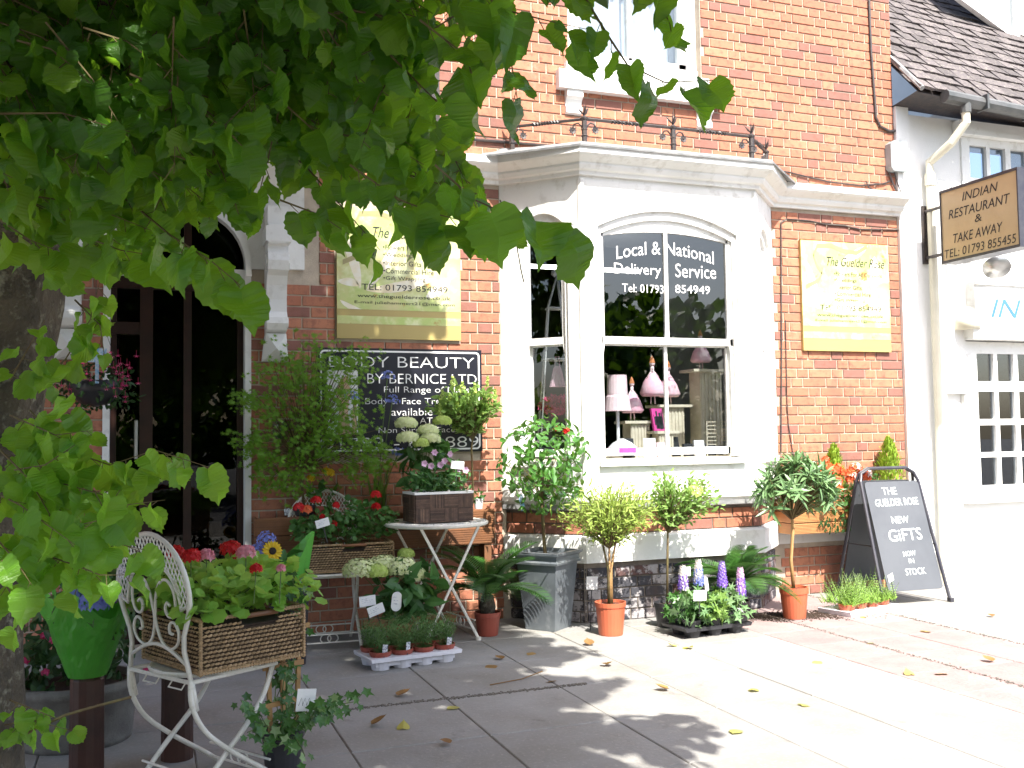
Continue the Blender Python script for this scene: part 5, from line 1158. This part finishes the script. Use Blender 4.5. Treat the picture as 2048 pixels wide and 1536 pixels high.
# glass ornament
p = aY(561, 866, -.13); t = thing('glass_lantern', 'acorn shaped green glass ornament hanging on a wire below the door console', 'ornament', tuple(p))
b = MB(); b.sm = True; b.lathe([(.002, -.085), (.025, -.07), (.045, -.035), (.053, .0), (.054, .05), (.05, .075), (.03, .082), (.028, .08), (.045, .072), (.049, .045), (.048, 0), (.04, -.03), (.02, -.062), (.002, -.075)], 20, cap=False); b.build('bowl', M['bottle'], t)
b = MB(); b.tube([(0, 0, .08), (0, 0, p.z and 1.8-p.z)], .0015, 4); b.build('hanging_wire', M['iron'], t)
b = MB(); b.sm = True; b.lathe([(.002, -.07), (.02, -.06), (.04, -.03), (.046, 0), (.046, .03), (.001, .03)], 16, cap=False); b.build('moss_filling', M['grass'], t)
# delphinium tray
t = thing('delphinium_tray', 'black plastic carry tray of violet delphiniums in front of the bay', 'tray', (3.42, -1.02, 0), rad(5)); 
b = MB(); b.prism([(-.25, 0), (.25, 0), (.262, .022), (-.262, .022)], .27, T(0, -.135, .045))
for i in range(3):
    for j in range(2): b.lathe([(.045, 0), (.058, .05)], 12, (-.165+.165*i, -.068+.13*j, 0))
b.build('tray', M['black'], t)
sp = [((1366, 1155), -1.0, .14), ((1397, 1144), -.95, .15), ((1444, 1148), -1.0, .15), ((1481, 1163), -1.06, .17)]
wh = ['leftmost', 'second from left', 'third from left, deepest violet', 'rightmost']
rt_ = Matrix.Rotation(rad(5), 3, 'Z')
for i in range(3):
    for j in range(2):
        off = rt_ @ V((-.165+.165*i, -.068+.13*j, .0)); p = V((3.42, -1.02, .05))+off
        q = thing('delphinium_pot', 'delphinium in a black pot, %s of the %s row in the black tray' % (('left', 'middle', 'right end')[i], ('front', 'back')[j]), 'delphinium', tuple(p), 0, 'delphiniums in the black tray')
        pot(q, .062, .06, 'black', rim=.01, n=16)
        it = blob((0, -.01, .12), (.1, .08, .09), 62, .08, .5, .3, .5); scatter(q, PALM, M['pale'] if i == 1 and j == 0 else M['gerd'] if j else M['olea'], it, each=16)
        k = {(0, 0): 0, (1, 1): 1, (1, 0): 2, (2, 0): 3}.get((i, j))
        if k is not None:
            (px, py), Y, h = sp[k]; c = aY(px, py, Y)-p; b = MB(); b.tube([(0, 0, .05), c-V((0, 0, h*.45)), c+V((0, 0, h*.55))], .003, 5); b.build('stem', M['stem'], q)
            b = MB()
            for s_ in range(74):
                f = s_/74; a = s_*2.4; rr = .04*(1-.5*f**2); z_ = (-.5+f)*h; d = V((math.cos(a), math.sin(a), .15)); b.put(FLO, rmat(c+d*rr*.6+V((0, 0, z_)), V((0, 0, 1)), d+rv()*.2, .027*(1-.45*f)), 0 if (k == 2 or f < .6 and rng.random() < .75) else 1); b.put(FLO4, rmat(c+d*(rr*.6+.003)+V((0, 0, z_)), V((0, 0, 1)), d, .008), 1)
            b.build('flower_spike', [M['violet'] if k != 1 else M['bluef'], M['whitef'] if k != 3 else M['lilac']], q)
L = V((3.42, -1.02, 0)); Ri = Matrix.Rotation(rad(-5), 3, 'Z')
stake(t, Ri @ (aY(1400, 1191, -1.2)-L), .095, .065, .1, 0, .05); stake(t, Ri @ (aY(1374, 1143, -.9)-L), .06, .06, .12, .1, 0); stake(t, Ri @ (aY(1413, 1168, -1.12)-L), .028, .09, .05, 0, -.12, oval=True)
# label card near the orange pot
p = aY(1184, 1166, -.66); t = thing('price_card', 'blank white card on a wire stake between zinc planter and orange pot', 'card', (p.x, p.y, 0)); stake(t, (0, 0, p.z), .085, .085, p.z-.045, .1, .06, pr=False)
# flowers in the wall trough
t = thing('trough_flowers', 'red orange and white bedding flowers spilling from the sunlit wall trough', 'flowers', (5.06, -.12, .74)); L = V((5.06, -.12, .74))
it = blob((0, -.05, .07), (.46, .16, .2), 800, .05, .7, .3); scatter(t, OVAL, M['gerd'], it, each=30)
for k in range(34):
    px, py = U(1620, 1738), rng.gauss(950, 14); head(t, aY(px, py, -.34)-L, U(.022, .036), 'whitef' if k % 6 == 0 else 'orangef', 12, .022)
it = [T(*(aY(U(1640, 1712), U(1030, 1062), -.27)-L)) @ rmat((0, 0, 0), V((U(-.5, .5), 0, -1)), V((0, -1, .3)), U(.02, .04)) for k in range(70)]; scatter(t, OVAL, M['darkpl'], it, 'trailing_leaves')
for (lab, px, py, w_, h_) in (('yellow green conifer at the left of the sunlit wall trough', 1668, 928, .12, .4), ('bright yellow cone shaped conifer at the right of the wall trough', 1778, 912, .16, .45)):
    t = thing('dwarf_conifer', lab, 'conifer', (aY(px, py, -.12).x, -.12, .74), group='dwarf conifers in the wall trough'); b = MB(); b.tube([(0, 0, 0), (0, 0, h_*.6)], .006, 5); b.build('trunk', M['twig'], t); it = []
    for k in range(800): f = rng.random()**.7; a = U(0, 6.28); rr = w_*max(0, 1-f)**.6*U(.4, 1); it.append(rmat((rr*math.cos(a), rr*math.sin(a), .02+f*h_), V((math.cos(a)*.5, math.sin(a)*.5, 1)), V((math.cos(a), math.sin(a), .2)), U(.03, .05)) @ Sc(2.6, 1, 1))
    scatter(t, NARROW, M['conif'], it)
t = thing('dark_shrub', 'small dark leaved shrub between the two conifers in the wall trough', 'shrub', (aY(1722, 930, -.1).x, -.1, .74)); b = MB(); b.tube([(0, 0, 0), (0, 0, .15)], .006, 5); b.build('trunk', M['twig'], t); scatter(t, OVAL, M['hydl'], blob((0, 0, .15), (.16, .08, .11), 260, .03), each=0)
# fern tray
t = thing('fern_tray', 'white tray of bright green feathery ferns at the foot of the chalkboard', 'tray', (4.82, -.78, 0), rad(14))
b = MB(); b.prism([(-.27, 0), (.27, 0), (.28, .035), (-.28, .035)], .28, T(0, -.14, 0)); b.build('tray', M['plwhite'], t)
for i in range(4):
    b = MB(); b.lathe([(.05, .03), (.06, .075)], 14, (-.2+.13*i, -.05, 0)); b.build('pot', M['terra'], t)
b = MB(); it = []
for k in range(330):
    a = U(0, 6.28); o_ = V((U(-.25, .25), U(-.13, .12), .06)); d = V((math.cos(a)*.5, math.sin(a)*.45, 1)).normalized(); h = U(.13, .29)*(.75+.5*noise.noise(o_*9)); tip = o_+d*h+V((0, 0, -.02)); b.tube([o_, tip], .0012, 3)
    for s_ in range(9):
        for sg in (-1, 1): f = (s_+1)/9; it.append(rmat(o_.lerp(tip, f), d.cross(V((0, 0, 1))).normalized()*sg+d*.8, V((0, -.5, 1)), .032*(1.1-f)) @ Sc(2, 1, 1))
b.build('fern_stems', M['stem'], t, kind='stuff'); scatter(t, [NARROW[0]], M['fern'], it)
stake(t, (.2, -.13, .23), .06, .055, .12, 0, -.3, pr=False)
# ------------------------------------------------------------------ foreground plants and bouquets
# green wrapped hydrangea standing on the left post
p = aZ(173, 1556); L = V((p.x, p.y, .388)); t = thing('wrapped_hydrangea', 'blue hydrangea in green cellophane on the left timber post', 'bouquet', tuple(L))
def wrap(t, H_, r0, r1, n=26, petals=4, seed=0):
    n *= 2; b = MB(); b.sm = False; rows = 14; vs = []
    for i in range(rows+1):
        f = i/rows
        for k in range(n):
            a = 2*math.pi*k/n; cr_ = .5+.5*math.cos(a*petals+seed); r_ = r0+(r1-r0)*f**.85; r_ *= 1+(.16*noise.noise(V((math.cos(a)*2, math.sin(a)*2, f*3+seed))))*f+.1*f*abs(noise.noise(V((math.cos(a)*5+seed, math.sin(a)*5, f*2))))+.05*noise.noise(V((math.cos(a)*9, math.sin(a)*9+seed, f*9)))
            z = H_*f*(1-.3*(1-cr_)*f**1.5); vs.append((r_*math.cos(a), r_*math.sin(a), z))
    b.add(vs, [(i*n+k, i*n+(k+1) % n, (i+1)*n+(k+1) % n, (i+1)*n+k) for i in range(rows) for k in range(n)])
    b.build('cellophane', M['poly'], t)
wrap(t, .33, .07, .165, 26, 4, 1.2); wrap(t, .37, .06, .13, 22, 3, 3)
pot(t, .06, .1, 'terrad', z=.005)
for px, py, d_, m_ in ((182, 1172, 3.8, 'bluef'), (205, 1195, 3.75, 'violet'), (160, 1190, 3.8, 'bluef'), (190, 1205, 3.7, 'bluef')): head(t, CAM+ray(px, py)*d_-L, .055, m_, 90, .014, fl_=FLO4, flat=.8)
head(t, CAM+ray(150, 1140)*3.85-L, .055, 'whitef', 70, .018, fl_=FLO4, flat=.7)
scatter(t, OVAL, M['hydl'], blob((0.02, 0, .27), (.12, .12, .1), 60, .09), each=20)
stems(t, (0, 0, .08), [(U(-.06, .06), U(-.06, .06), .3) for k in range(5)], .004)
# florist bucket with sunflower bouquet
p = aZ(578, 1328); L = V((p.x, p.y, 0)); t = thing('flower_bucket', 'tall black florist bucket behind the foreground geranium basket', 'bucket', tuple(L)); b = MB(); b.lathe([(.095, 0), (.115, .42), (.12, .42), (.12, .43), (.108, .43), (.09, .05)], 24); b.build('bucket', M['black'], t)
L2 = L+V((0, 0, .43)); t = thing('sunflower_bouquet', 'bouquet of sunflower and blue agapanthus in pale green wrap, in the black bucket', 'bouquet', tuple(L2)); b = MB()
vs = []; n = 16
for i in range(6):
    for k in range(n): a = 2*math.pi*k/n; f = i/5; r_ = .05+.07*f; z_ = -.3+.62*f*(.72+.28*math.cos(a-.2)) if f > .5 else -.3+.62*f*.8; vs.append((r_*math.cos(a)+.03*f*(a < 1.5), r_*math.sin(a), z_))
b.add(vs, [(i*n+k, i*n+(k+1) % n, (i+1)*n+(k+1) % n, (i+1)*n+k) for i in range(5) for k in range(n)]); b.build('cellophane', M['poly'], t)
for px, py, r_ in ((545, 1102, .05), (527, 1133, .045)):
    c = CAM+ray(px, py)*5.55-L2; nn = (V((.25, -1, .25))).normalized(); b = MB()
    for k in range(20): a = k*math.pi/10; x_ = nn.cross(V((0, 0, 1))).normalized(); y_ = x_.cross(nn); d = x_*math.cos(a)+y_*math.sin(a); b.put(OVAL[0], rmat(c+d*r_*.35-nn*.004*(k % 2), d+nn*.15, nn, r_*.85))
    b.build('sunflower_petals', M['yellow'], t); b = MB(); b.M = frame(c, x_, nn); b.lathe([(r_*.42, 0), (r_*.38, .01), (.001, .014)], 14); b.build('sunflower_centre', M['seed'], t)
for px, py in ((532, 1082), (520, 1105)): c = CAM+ray(px, py)*5.6-L2; head(t, c, .045, 'bluef', 26, .014, fl_=BELL)
stems(t, (0, 0, -.3), [CAM+ray(px, py)*5.6-L2 for px, py in ((545, 1102), (527, 1133), (532, 1082), (520, 1105))], .004)
scatter(t, OVAL, M['hydl'], blob((-.03, 0, .1), (.1, .08, .1), 40, .09))
# ivy on trellis
p = aZ(566, 1553); L = V((p.x, p.y, 0)); t = thing('trellised_ivy', 'ivy climbing a small timber trellis in a black pot, price card attached', 'ivy', tuple(L), rad(20)); pot(t, .082, .18, 'black', rim=.02)
for x_, h_ in ((-.045, .5), (0, .54), (.05, .62)): b = MB(); b.box((x_, .0, .12+h_/2-.04), (.016, .012, h_-.08), Ry(x_*.8)); b.build('trellis_upright', M['trell'], t)
for z_ in (.28, .42, .56): b = MB(); b.box((0, -.01, z_), (.17+.03*(z_ > .5), .008, .018), Ry(U(-.05, .05))); b.build('trellis_rung', M['trell'], t)
it = []; b = MB()
for k in range(16):
    a = U(0, 6.28); q = V((0, 0, .17)); pts = [q.copy()]; out_ = rng.random() < .55
    for i in range(9):
        q = q+(V((math.cos(a)*.035, math.sin(a)*.035, U(-.02, .04))) if out_ else V((U(-.03, .03), U(-.03, .03), .065))); pts.append(q.copy())
    b.tube(pts, .0018, 4)
    for q in pts[1:]:
        for j in range(2): it.append(rmat(q+rv()*.025, V((U(-1, 1), U(-1, .3), -.5)), V((U(-.5, .5), -1, .5)), U(.03, .055)))
b.build('vines', M['stem'], t, kind='stuff'); rng.shuffle(it); scatter(t, IVY, M['ivy'], it, each=110)
q = Matrix.Rotation(rad(-20), 3, 'Z') @ (CAM+ray(612, 1400)*3.62-L); b = MB(); b.M = T(*q) @ Rz(-.2) @ Ry(.12); b.bx(-.035, .035, -.001, .001, -.04, .04); [b.tube([(c_-.008, -.0015, -.02), (c_, -.0015, .008), (c_+.008, -.0015, -.018)], .0008, 3, 1) for c_ in (-.018, -.004, .012)]; b.build('price_card', [M['card'], M['ink']], t)
# stone planter with dark plants
p = aZ(150, 1478); t = thing('concrete_planter', 'low round rough concrete planter behind the left timber post', 'planter', (p.x, p.y, 0)); b = MB(); b.sm = True; b.lathe([(.23, 0), (.235, .02), (.25, .22), (.26, .225), (.26, .26), (.235, .262), (.22, .22)], 40); b.build('planter', M['stonepot'], t)
b = MB(); b.lathe([(.225, .22), (.224, .235)], 24); b.build('soil', M['soil'], t)
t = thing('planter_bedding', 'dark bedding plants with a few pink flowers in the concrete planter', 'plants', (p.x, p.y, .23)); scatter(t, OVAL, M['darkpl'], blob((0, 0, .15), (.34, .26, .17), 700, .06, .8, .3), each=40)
for k in range(9): q = V((U(-.3, .3), -.22+U(-.05, .05), U(.0, .28))); head(t, q, .011, 'fuchsia', 7, .014)
# fuchsia hanging basket
L = V((-.27, -.42, 1.62)); t = thing('hanging_basket', 'hanging basket of pink fuchsias by the left side of the doorway', 'basket', tuple(L)); b = MB(); b.sm = True; b.lathe([(.001, -.13), (.08, -.11), (.14, -.05), (.16, .02), (.15, .02)], 20); b.build('basket', M['black'], t)
b = MB()
for k in range(3): a = k*2.09; b.tube([(.15*math.cos(a), .15*math.sin(a), .02), (0, 0, .48)], .002, 4)
b.tube([(0, 0, .48), (0, 0, 1.47)], .003, 4); b.build('chain', M['iron'], t)
b = MB(); b.M = Rz(.1); b.bx(-.05, .05, -.16, -.158, .12, .2); b.bx(-.01, .01, -.157, -.15, .0, .15); b.build('plant_label', M['bluelab'], t)
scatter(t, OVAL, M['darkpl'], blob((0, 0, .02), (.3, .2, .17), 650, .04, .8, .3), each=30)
for (px, py) in [(rng.gauss(245, 16), rng.gauss(755, 24)) for k in range(26)]+[(rng.gauss(225, 15), rng.gauss(722, 12)) for k in range(8)]+[(U(110, 215), U(705, 790)) for k in range(16)]:
    c = aY(px, py, -.6)-L; b = MB(); b.put(flower(4, .25, -.3), rmat(c, V((1, 0, 0)), V((U(-.3, .3), -.3, 1)), .02)); b.put(flower(4, .4, -1.2), rmat(c, V((1, 1, 0)), V((0, 0, 1)), .011), 1); b.tube([c, c+V((0, 0, .03))], .001, 3); b.build('fuchsia_bloom', [M['fuchsia'], M['pinkf'] if rng.random() < .3 else M['fuchsia']], t)
# litter on the paving
lv = [(1210, 1331, 'deadleaf'), (1060, 1308, 'deadleaf'), (1350, 1292, 'yellowleaf'), (796, 1394, 'deadleaf'), (912, 1416, 'yellowleaf'), (900, 1490, 'deadleaf'), (1005, 1320, 'deadleaf'), (985, 1333, 'deadleaf'), (1508, 1380, 'yellowleaf'), (1602, 1412, 'yellowleaf'), (1635, 1325, 'yellowleaf'), (1723, 1235, 'yellowleaf'), (1335, 1381, 'deadleaf'), (1885, 1350, 'deadleaf'), (1822, 1351, 'yellowleaf'), (1743, 1288, 'yellowleaf'), (1848, 1265, 'deadleaf'), (1372, 1296, 'yellowleaf'), (1180, 1292, 'deadleaf'), (1105, 1365, 'deadleaf'), (806, 1460, 'yellowleaf'), (1985, 1325, 'deadleaf'), (1475, 1463, 'yellowleaf'), (1985, 1235, 'deadleaf'), (745, 1452, 'deadleaf')]
LP = ['just in front of the orange potted feathery tree', 'between round table foot and zinc planter', 'close before the black delphinium tray', 'in deep shade below the white lavender tray', 'pale and curled beside the dark crumbly joint', 'nearest the camera in the shaded part', 'near the foot of the round table', 'a step before the round table foot', 'middle of the sunlit grey slabs', 'far right of the sunlit grey slabs, near pink strip', 'at the left edge of the pink strip', 'touching the white fern tray', 'at the end of the longest leaf shadow', 'right part of the pink strip, nearer the viewer', 'centre of the pink strip', 'pink strip below the fern tray', 'below the left foot of the chalkboard', 'just left under the delphinium tray', 'against the orange pot, on its left', 'beside the thin dry twig', 'left foreground by the ivy pot', 'at the far right, on pink paving', 'nearest the camera in full sun', 'on grey slabs right of the chalkboard', 'shaded, between ivy pot and lavender tray']
lm = {m_: [MB().put(heart(U(-.3, .5), U(-.6, .4)), ID).mesh('fallen_leaf', M[m_]) for k in range(3)] for m_ in ('deadleaf', 'yellowleaf')}
for i, (px, py, m_) in enumerate(lv):
    p = aZ(px, py); o = link('fallen_leaf', lm[m_][i % 3]); o.matrix_basis = T(p.x, p.y, .008) @ Rz(U(0, 6.28)) @ Rx(U(-.2, .2)) @ Sc(U(.045, .07)*(1 if m_ == 'deadleaf' else .9))
    tag(o, ('dry brown' if m_ == 'deadleaf' else 'yellowed')+' fallen leaf on the paving, '+LP[i], 'leaf', 'fallen leaves on the paving')
p = aZ(980, 1372); q = aZ(1085, 1350); o = MB(); o.tube([p+V((0, 0, .006)), p.lerp(q, .5)+V((.02, -.02, .01)), q+V((0, 0, .02))], .003, 5); o = o.build('fallen_twig', M['deadleaf']); tag(o, 'thin dry twig lying on the shaded paving', 'twig')

# ------------------------------------------------------------------ lime tree
tree = thing('lime_tree', 'lime tree at the left with overhanging heart shaped leaves', 'tree', (-.53, -3.3, 0)); TL = V((-.53, -3.3, 0))
b = MB(); b.sm = True; rings = [(-.05, .3, -.02, 0), (.05, .26, -.01, 0), (.15, .225, 0, 0), (.3, .2, .0, 0), (.6, .19, .0, 0), (1.0, .185, .0, 0), (1.4, .2, .03, 0), (1.7, .22, .06, -.01), (2.0, .21, .08, -.02), (2.4, .19, .1, -.02), (3.0, .17, .14, 0), (4.2, .13, .1, .1), (5.6, .07, .15, .0)]
vs = []; N = 40; zz = []; R2 = []
for a, c in zip(rings, rings[1:]):
    m_ = max(2, int((c[0]-a[0])/.04))
    for i in range(m_): f = i/m_; R2.append([a[k]+(c[k]-a[k])*f for k in range(4)])
for z, r_, ox, oy in R2:
    for k in range(N):
        a = 2*math.pi*k/N; q = V((math.cos(a)*1.6, math.sin(a)*1.6, z*1.2)); e = r_*(1+.12*noise.noise(q)+.05*noise.noise(V((q.x*5, q.y*5, z*2.5)))+.05*abs(noise.noise(V((q.x*11, q.y*11, z*5))))+(.08*math.sin(a*5+1)*max(0, .3-z)/.3)); vs.append((ox+e*math.cos(a), oy+e*math.sin(a), z))
b.add(vs, [(i*N+k, i*N+(k+1) % N, (i+1)*N+(k+1) % N, (i+1)*N+k) for i in range(len(R2)-1) for k in range(N)]); b.build('trunk', M['bark'], tree)
def bough(pts, r0, r1): b = MB(); b.sm = True; n = len(pts)-1; b.tube([V(p)-TL for p in pts], [r0+(r1-r0)*i/n for i in range(n+1)], 8); b.build('branch', M['bark'], tree)
bough([(-.5, -3.3, 2.3), (0, -3.7, 2.6), (.5, -4.1, 2.75), (1.0, -4.5, 2.7), (1.35, -4.7, 2.5)], .05, .008)
bough([(-.5, -3.3, 2.6), (-.2, -3.9, 2.9), (.1, -4.6, 2.9), (.3, -5.1, 2.6)], .05, .01); bough([(-.5, -3.3, 3.2), (.5, -3.2, 4.0), (1.3, -3.3, 4.4)], .07, .02)
bough([(-.5, -3.3, 3.4), (-1.3, -3.6, 4.2), (-2.3, -3.7, 4.6)], .07, .02); bough([(-.46, -3.3, 1.9), (-.3, -3.9, 2.2), (0, -4.5, 2.3)], .03, .006)
tw = MB(); lv_ = []
def twig(pts, size=.09, step=.045, r=.0028, dens=1):
    pts = [V(p) for p in pts]; L_ = sum((c-a).length for a, c in zip(pts, pts[1:])); tw.tube([p-TL for p in pts], [r*(1-.7*i/(len(pts)-1)) for i in range(len(pts))], 4)
    n = max(2, int(L_/step)); s_ = 1
    for i in range(n+1):
        f = (i+.5)/(n+1)*L_; k = 0
        while k < len(pts)-2 and f > (pts[k+1]-pts[k]).length: f -= (pts[k+1]-pts[k]).length; k += 1
        d = (pts[k+1]-pts[k]).normalized(); p = pts[k]+d*f; s_ = -s_; sd_ = d.cross(V((0, 0, 1)));  sd_ = sd_.normalized() if sd_.length > .1 else V((1, 0, 0))
        pe = sd_*s_*U(.5, 1)+V((0, 0, -.5))+d*.4+rv()*.4; q = p+pe.normalized()*U(.02, .04)
        dd = (V((0, 0, -1))*U(.5, 1.1)+sd_*s_*U(.1, .7)+d*.35+rv()*.35); nn = V((U(-.7, .7), -.55, U(.0, .9)))+rv()*.45
        lv_.append((rmat(q, dd, nn, size*.9*U(.6, 1.25)) @ Sc(U(.85, 1.1), 1, 1), p, q))
def D(px, py, d): return CAM+ray(px, py)*d
# sprays that hang in clear air
for pts, s_ in (([(900, -60, 2.1), (1010, 20, 2.0), (1090, 40, 1.95), (1180, 60, 1.95)], .1), ([(1130, -70, 2.0), (1215, 70, 1.95), (1255, 130, 1.95), (1330, 165, 1.95), (1435, 160, 1.95)], .085), ([(1270, -80, 2.0), (1310, 0, 2.0), (1350, 60, 2.0)], .085),
                ([(980, 30, 2.0), (1020, 110, 2.0), (1035, 200, 2.0)], .085), ([(840, 40, 2.0), (930, 110, 2.0), (960, 190, 2.0)], .09), ([(760, 90, 2.1), (850, 180, 2.1), (905, 235, 2.1)], .08), ([(870, 330, 2.0), (950, 400, 2.0), (1040, 440, 2.0), (1150, 450, 2.0)], .1),
                ([(700, 330, 2.1), (800, 400, 2.1), (880, 430, 2.1), (960, 450, 2.1)], .095), ([(760, 330, 2.2), (850, 360, 2.2), (960, 390, 2.2)], .09), ([(560, 210, 2.2), (540, 300, 2.2), (520, 380, 2.2), (500, 420, 2.2)], .09), ([(280, 420, 2.3), (340, 470, 2.2), (420, 520, 2.1), (480, 570, 2.1)], .1),
                ([(160, 470, 2.4), (240, 500, 2.3), (300, 510, 2.3)], .09), ([(560, 400, 2.2), (640, 430, 2.2), (700, 470, 2.2)], .08), ([(600, 320, 2.3), (690, 420, 2.3), (760, 500, 2.3)], .08), ([(0, 440, 2.3), (60, 480, 2.3), (110, 500, 2.3)], .08), ([(820, 420, 2.1), (870, 470, 2.1)], .08)):
    twig([D(*p) for p in pts], s_)
tw.tube([D(1000, 400, 2.1)-TL, D(1030, 470, 2.1)-TL, D(1042, 540, 2.1)-TL, D(1048, 565, 2.1)-TL], .0015, 4)
# the body of the low canopy
poly = [(-80, -80), (1230, -80), (1120, 40), (1000, 60), (960, 150), (880, 140), (800, 210), (850, 310), (930, 350), (980, 410), (920, 450), (840, 450), (760, 440), (660, 410), (560, 410), (500, 470), (380, 480), (300, 530), (200, 540), (140, 560), (80, 500), (-80, 500)]
def inpoly(x, y):
    c = False; j = len(poly)-1
    for i in range(len(poly)):
        (xi, yi), (xj, yj) = poly[i], poly[j]
        if (yi > y) != (yj > y) and x < (xj-xi)*(y-yi)/(yj-yi)+xi: c = not c
        j = i
    return c
n = 0
while n < 430:
    px, py, d_ = U(-80, 1150), U(-80, 560), U(2.0, 3.1)
    if not inpoly(px, py): continue
    p = D(px, py, d_); g_ = V((U(-.3, 1), U(-.5, .3), U(-.9, -.1))).normalized(); e = p-g_*U(.18, .32); s_ = seen(e)
    q = p+g_*.04; s2 = seen(q)
    if s2 and not inpoly(s2[0], s2[1]+25): continue
    twig([e, e.lerp(p, .5)+V((0, 0, .02)), p], .077, .045); n += 1
# shoots from the trunk
low_ = lv_; lv_ = []
for pts, s_ in (([(60, 820, 2.9), (130, 900, 2.7), (220, 930, 2.6), (310, 900, 2.5), (420, 935, 2.5)], .085), ([(40, 1000, 2.8), (140, 960, 2.6), (250, 1010, 2.5), (330, 1000, 2.45)], .085), ([(30, 1080, 2.7), (120, 1060, 2.5), (200, 1040, 2.4), (240, 980, 2.4)], .085), ([(50, 900, 2.8), (110, 830, 2.7), (150, 790, 2.65)], .09), ([(20, 760, 2.8), (60, 690, 2.7), (90, 640, 2.7)], .075),
                ([(0, 900, 2.6), (60, 960, 2.5), (100, 1030, 2.5), (90, 1120, 2.45)], .085), ([(-30, 1050, 2.5), (30, 1120, 2.4), (70, 1180, 2.4)], .085), ([(60, 1100, 2.6), (150, 1130, 2.45), (200, 1150, 2.4), (270, 1150, 2.4)], .075), ([(80, 760, 2.9), (130, 720, 2.8), (180, 640, 2.8), (200, 560, 2.8)], .07), ([(20, 830, 2.7), (110, 870, 2.6), (190, 860, 2.6)], .085), ([(-20, 980, 2.5), (40, 1010, 2.4), (150, 1090, 2.35)], .085), ([(100, 560, 2.8), (170, 500, 2.7), (230, 470, 2.6)], .085), ([(60, 1000, 2.7), (110, 1010, 2.6), (180, 1090, 2.5), (150, 1190, 2.45)], .08), ([(40, 880, 2.75), (100, 960, 2.6), (190, 985, 2.5), (230, 1060, 2.45)], .085), ([(100, 1120, 2.7), (200, 1080, 2.5), (290, 1100, 2.4)], .075), ([(150, 600, 2.9), (200, 650, 2.8), (210, 720, 2.8)], .06),
                ([(60, 1010, 2.8), (190, 1000, 2.7), (290, 930, 2.65), (345, 905, 2.6)], .07), ([(30, 940, 2.6), (90, 930, 2.5), (150, 890, 2.5)], .085), ([(0, 1150, 2.6), (30, 1200, 2.5), (40, 1260, 2.5)], .07)):
    twig([D(*p) for p in pts], s_, .05)
for pts in ([(20, 1400, 2.9), (70, 1420, 2.8), (120, 1440, 2.8)], [(10, 1450, 2.9), (60, 1440, 2.8), (140, 1460, 2.75)]): twig([D(*p) for p in pts], .06, .035)
tw.tube([D(50, 1468, 2.8)-TL, D(130, 1430, 2.8)-TL, D(200, 1410, 2.8)-TL, D(262, 1394, 2.8)-TL], .004, 5)
shoot_lv = lv_; lv_ = low_
for m_, p, q in lv_+shoot_lv: tw.tube([p-TL, q-TL], .0011, 3)
tw.build('twigs', M['twig'], tree, kind='stuff')
lv_.sort(key=lambda e: (e[0].translation-CAM).length if seen(e[0].translation) and -40 < seen(e[0].translation)[0] < 2080 and seen(e[0].translation)[1] > -40 else 99)
TI = Matrix.Translation(-TL); scatter(tree, LIME, M['lime'], [TI @ e[0] for e in lv_], 'leaves', each=180)
rng.shuffle(shoot_lv); scatter(tree, LIME, M['suntint_young'], [TI @ e[0] for e in shoot_lv], 'shoot_leaves', each=120)
# the high crown that shades the shop front
def xmax(s):
    pts = [(-6, 1.5), (-3, 2.05), (-2.2, 2.15), (-1, 2.4), (0, 2.15), (.9, 2.0), (1.5, 1.75), (2.0, 1.5), (2.4, 1.0)]
    for (a, x0), (c, x1) in zip(pts, pts[1:]):
        if a <= s <= c: return x0+(x1-x0)*(s-a)/(c-a)
    return 1.0
k_ = math.cos(SUN_EL)/math.sin(SUN_EL); items = []; tries = 0
while len(items) < 31000 and tries < 1800000:
    tries += 1
    core = tries % 5 > 1; s = U(-4.6, 2.3) if core else U(-6, 2.4); z = U(2.4, 6.8); x = U(-1.6, 2.7) if core else U(-4.5, 2.7); y = s-k_*z
    if y > -.7 or y < -8.5: continue
    nz = noise.noise(V((x*1.7, s*1.7, 3.1)))+.5*noise.noise(V((x*5, s*5, z*2)))
    if x > xmax(s)+.5*noise.noise(V((s*2.3, z*.2, 9)))+.25*noise.noise(V((s*9, x*3, 2))): continue
    if (s < -3.1 and nz < -.22) or (nz < -.75 and x < xmax(s)-.6) or (nz < -.4 and x > xmax(s)-.6) or (s < -2.75 and s > -3.15 and nz < .0 and x > .5) or (x < .1 and s < -2.85 and s > -3.9 and nz < .2): continue
    p = V((x, y, z)); sn = seen(p)
    if sn and -90 < sn[0] < 2140 and sn[1] > -70: continue
    if (p-CAM).length < 1.3: continue
    items.append(TI @ rmat(p, V((0, 0, -1))+rv()*.8, V((0, -.3, 1))+rv()*.9, U(.09, .14)))
scatter(tree, HEART8, M['crown'], items, 'crown')

# ------------------------------------------------------------------ across the road
for i, (x, h, l_) in enumerate(((-14, 4.6, 'dense dark tree across the road behind the viewer, leftmost'), (-5, 6.0, 'dark round tree across the road behind the viewer, second from left'), (4, 6.2, 'dark broad tree across the road behind the viewer, second from right'), (13, 5.6, 'dark tall tree across the road behind the viewer, rightmost'))):
    t = thing('street_tree', l_, 'tree', (x, -22+U(-1, 1), -.15), group='trees across the road'); b = MB(); b.tube([(0, 0, 0), (.1, 0, 2), (0, 0, 4)], [.25, .2, .12], 8); b.build('trunk', M['bark'], t)
    it = [rmat(V((rv().x*4.2, rv().y*3, h*.58+rv().z*h*.42)), rv(), rv(), U(.25, .5)) for k in range(2600)]; scatter(t, HEART8, M['crown'], it, 'crown')
bpy.data.objects.remove(_to)
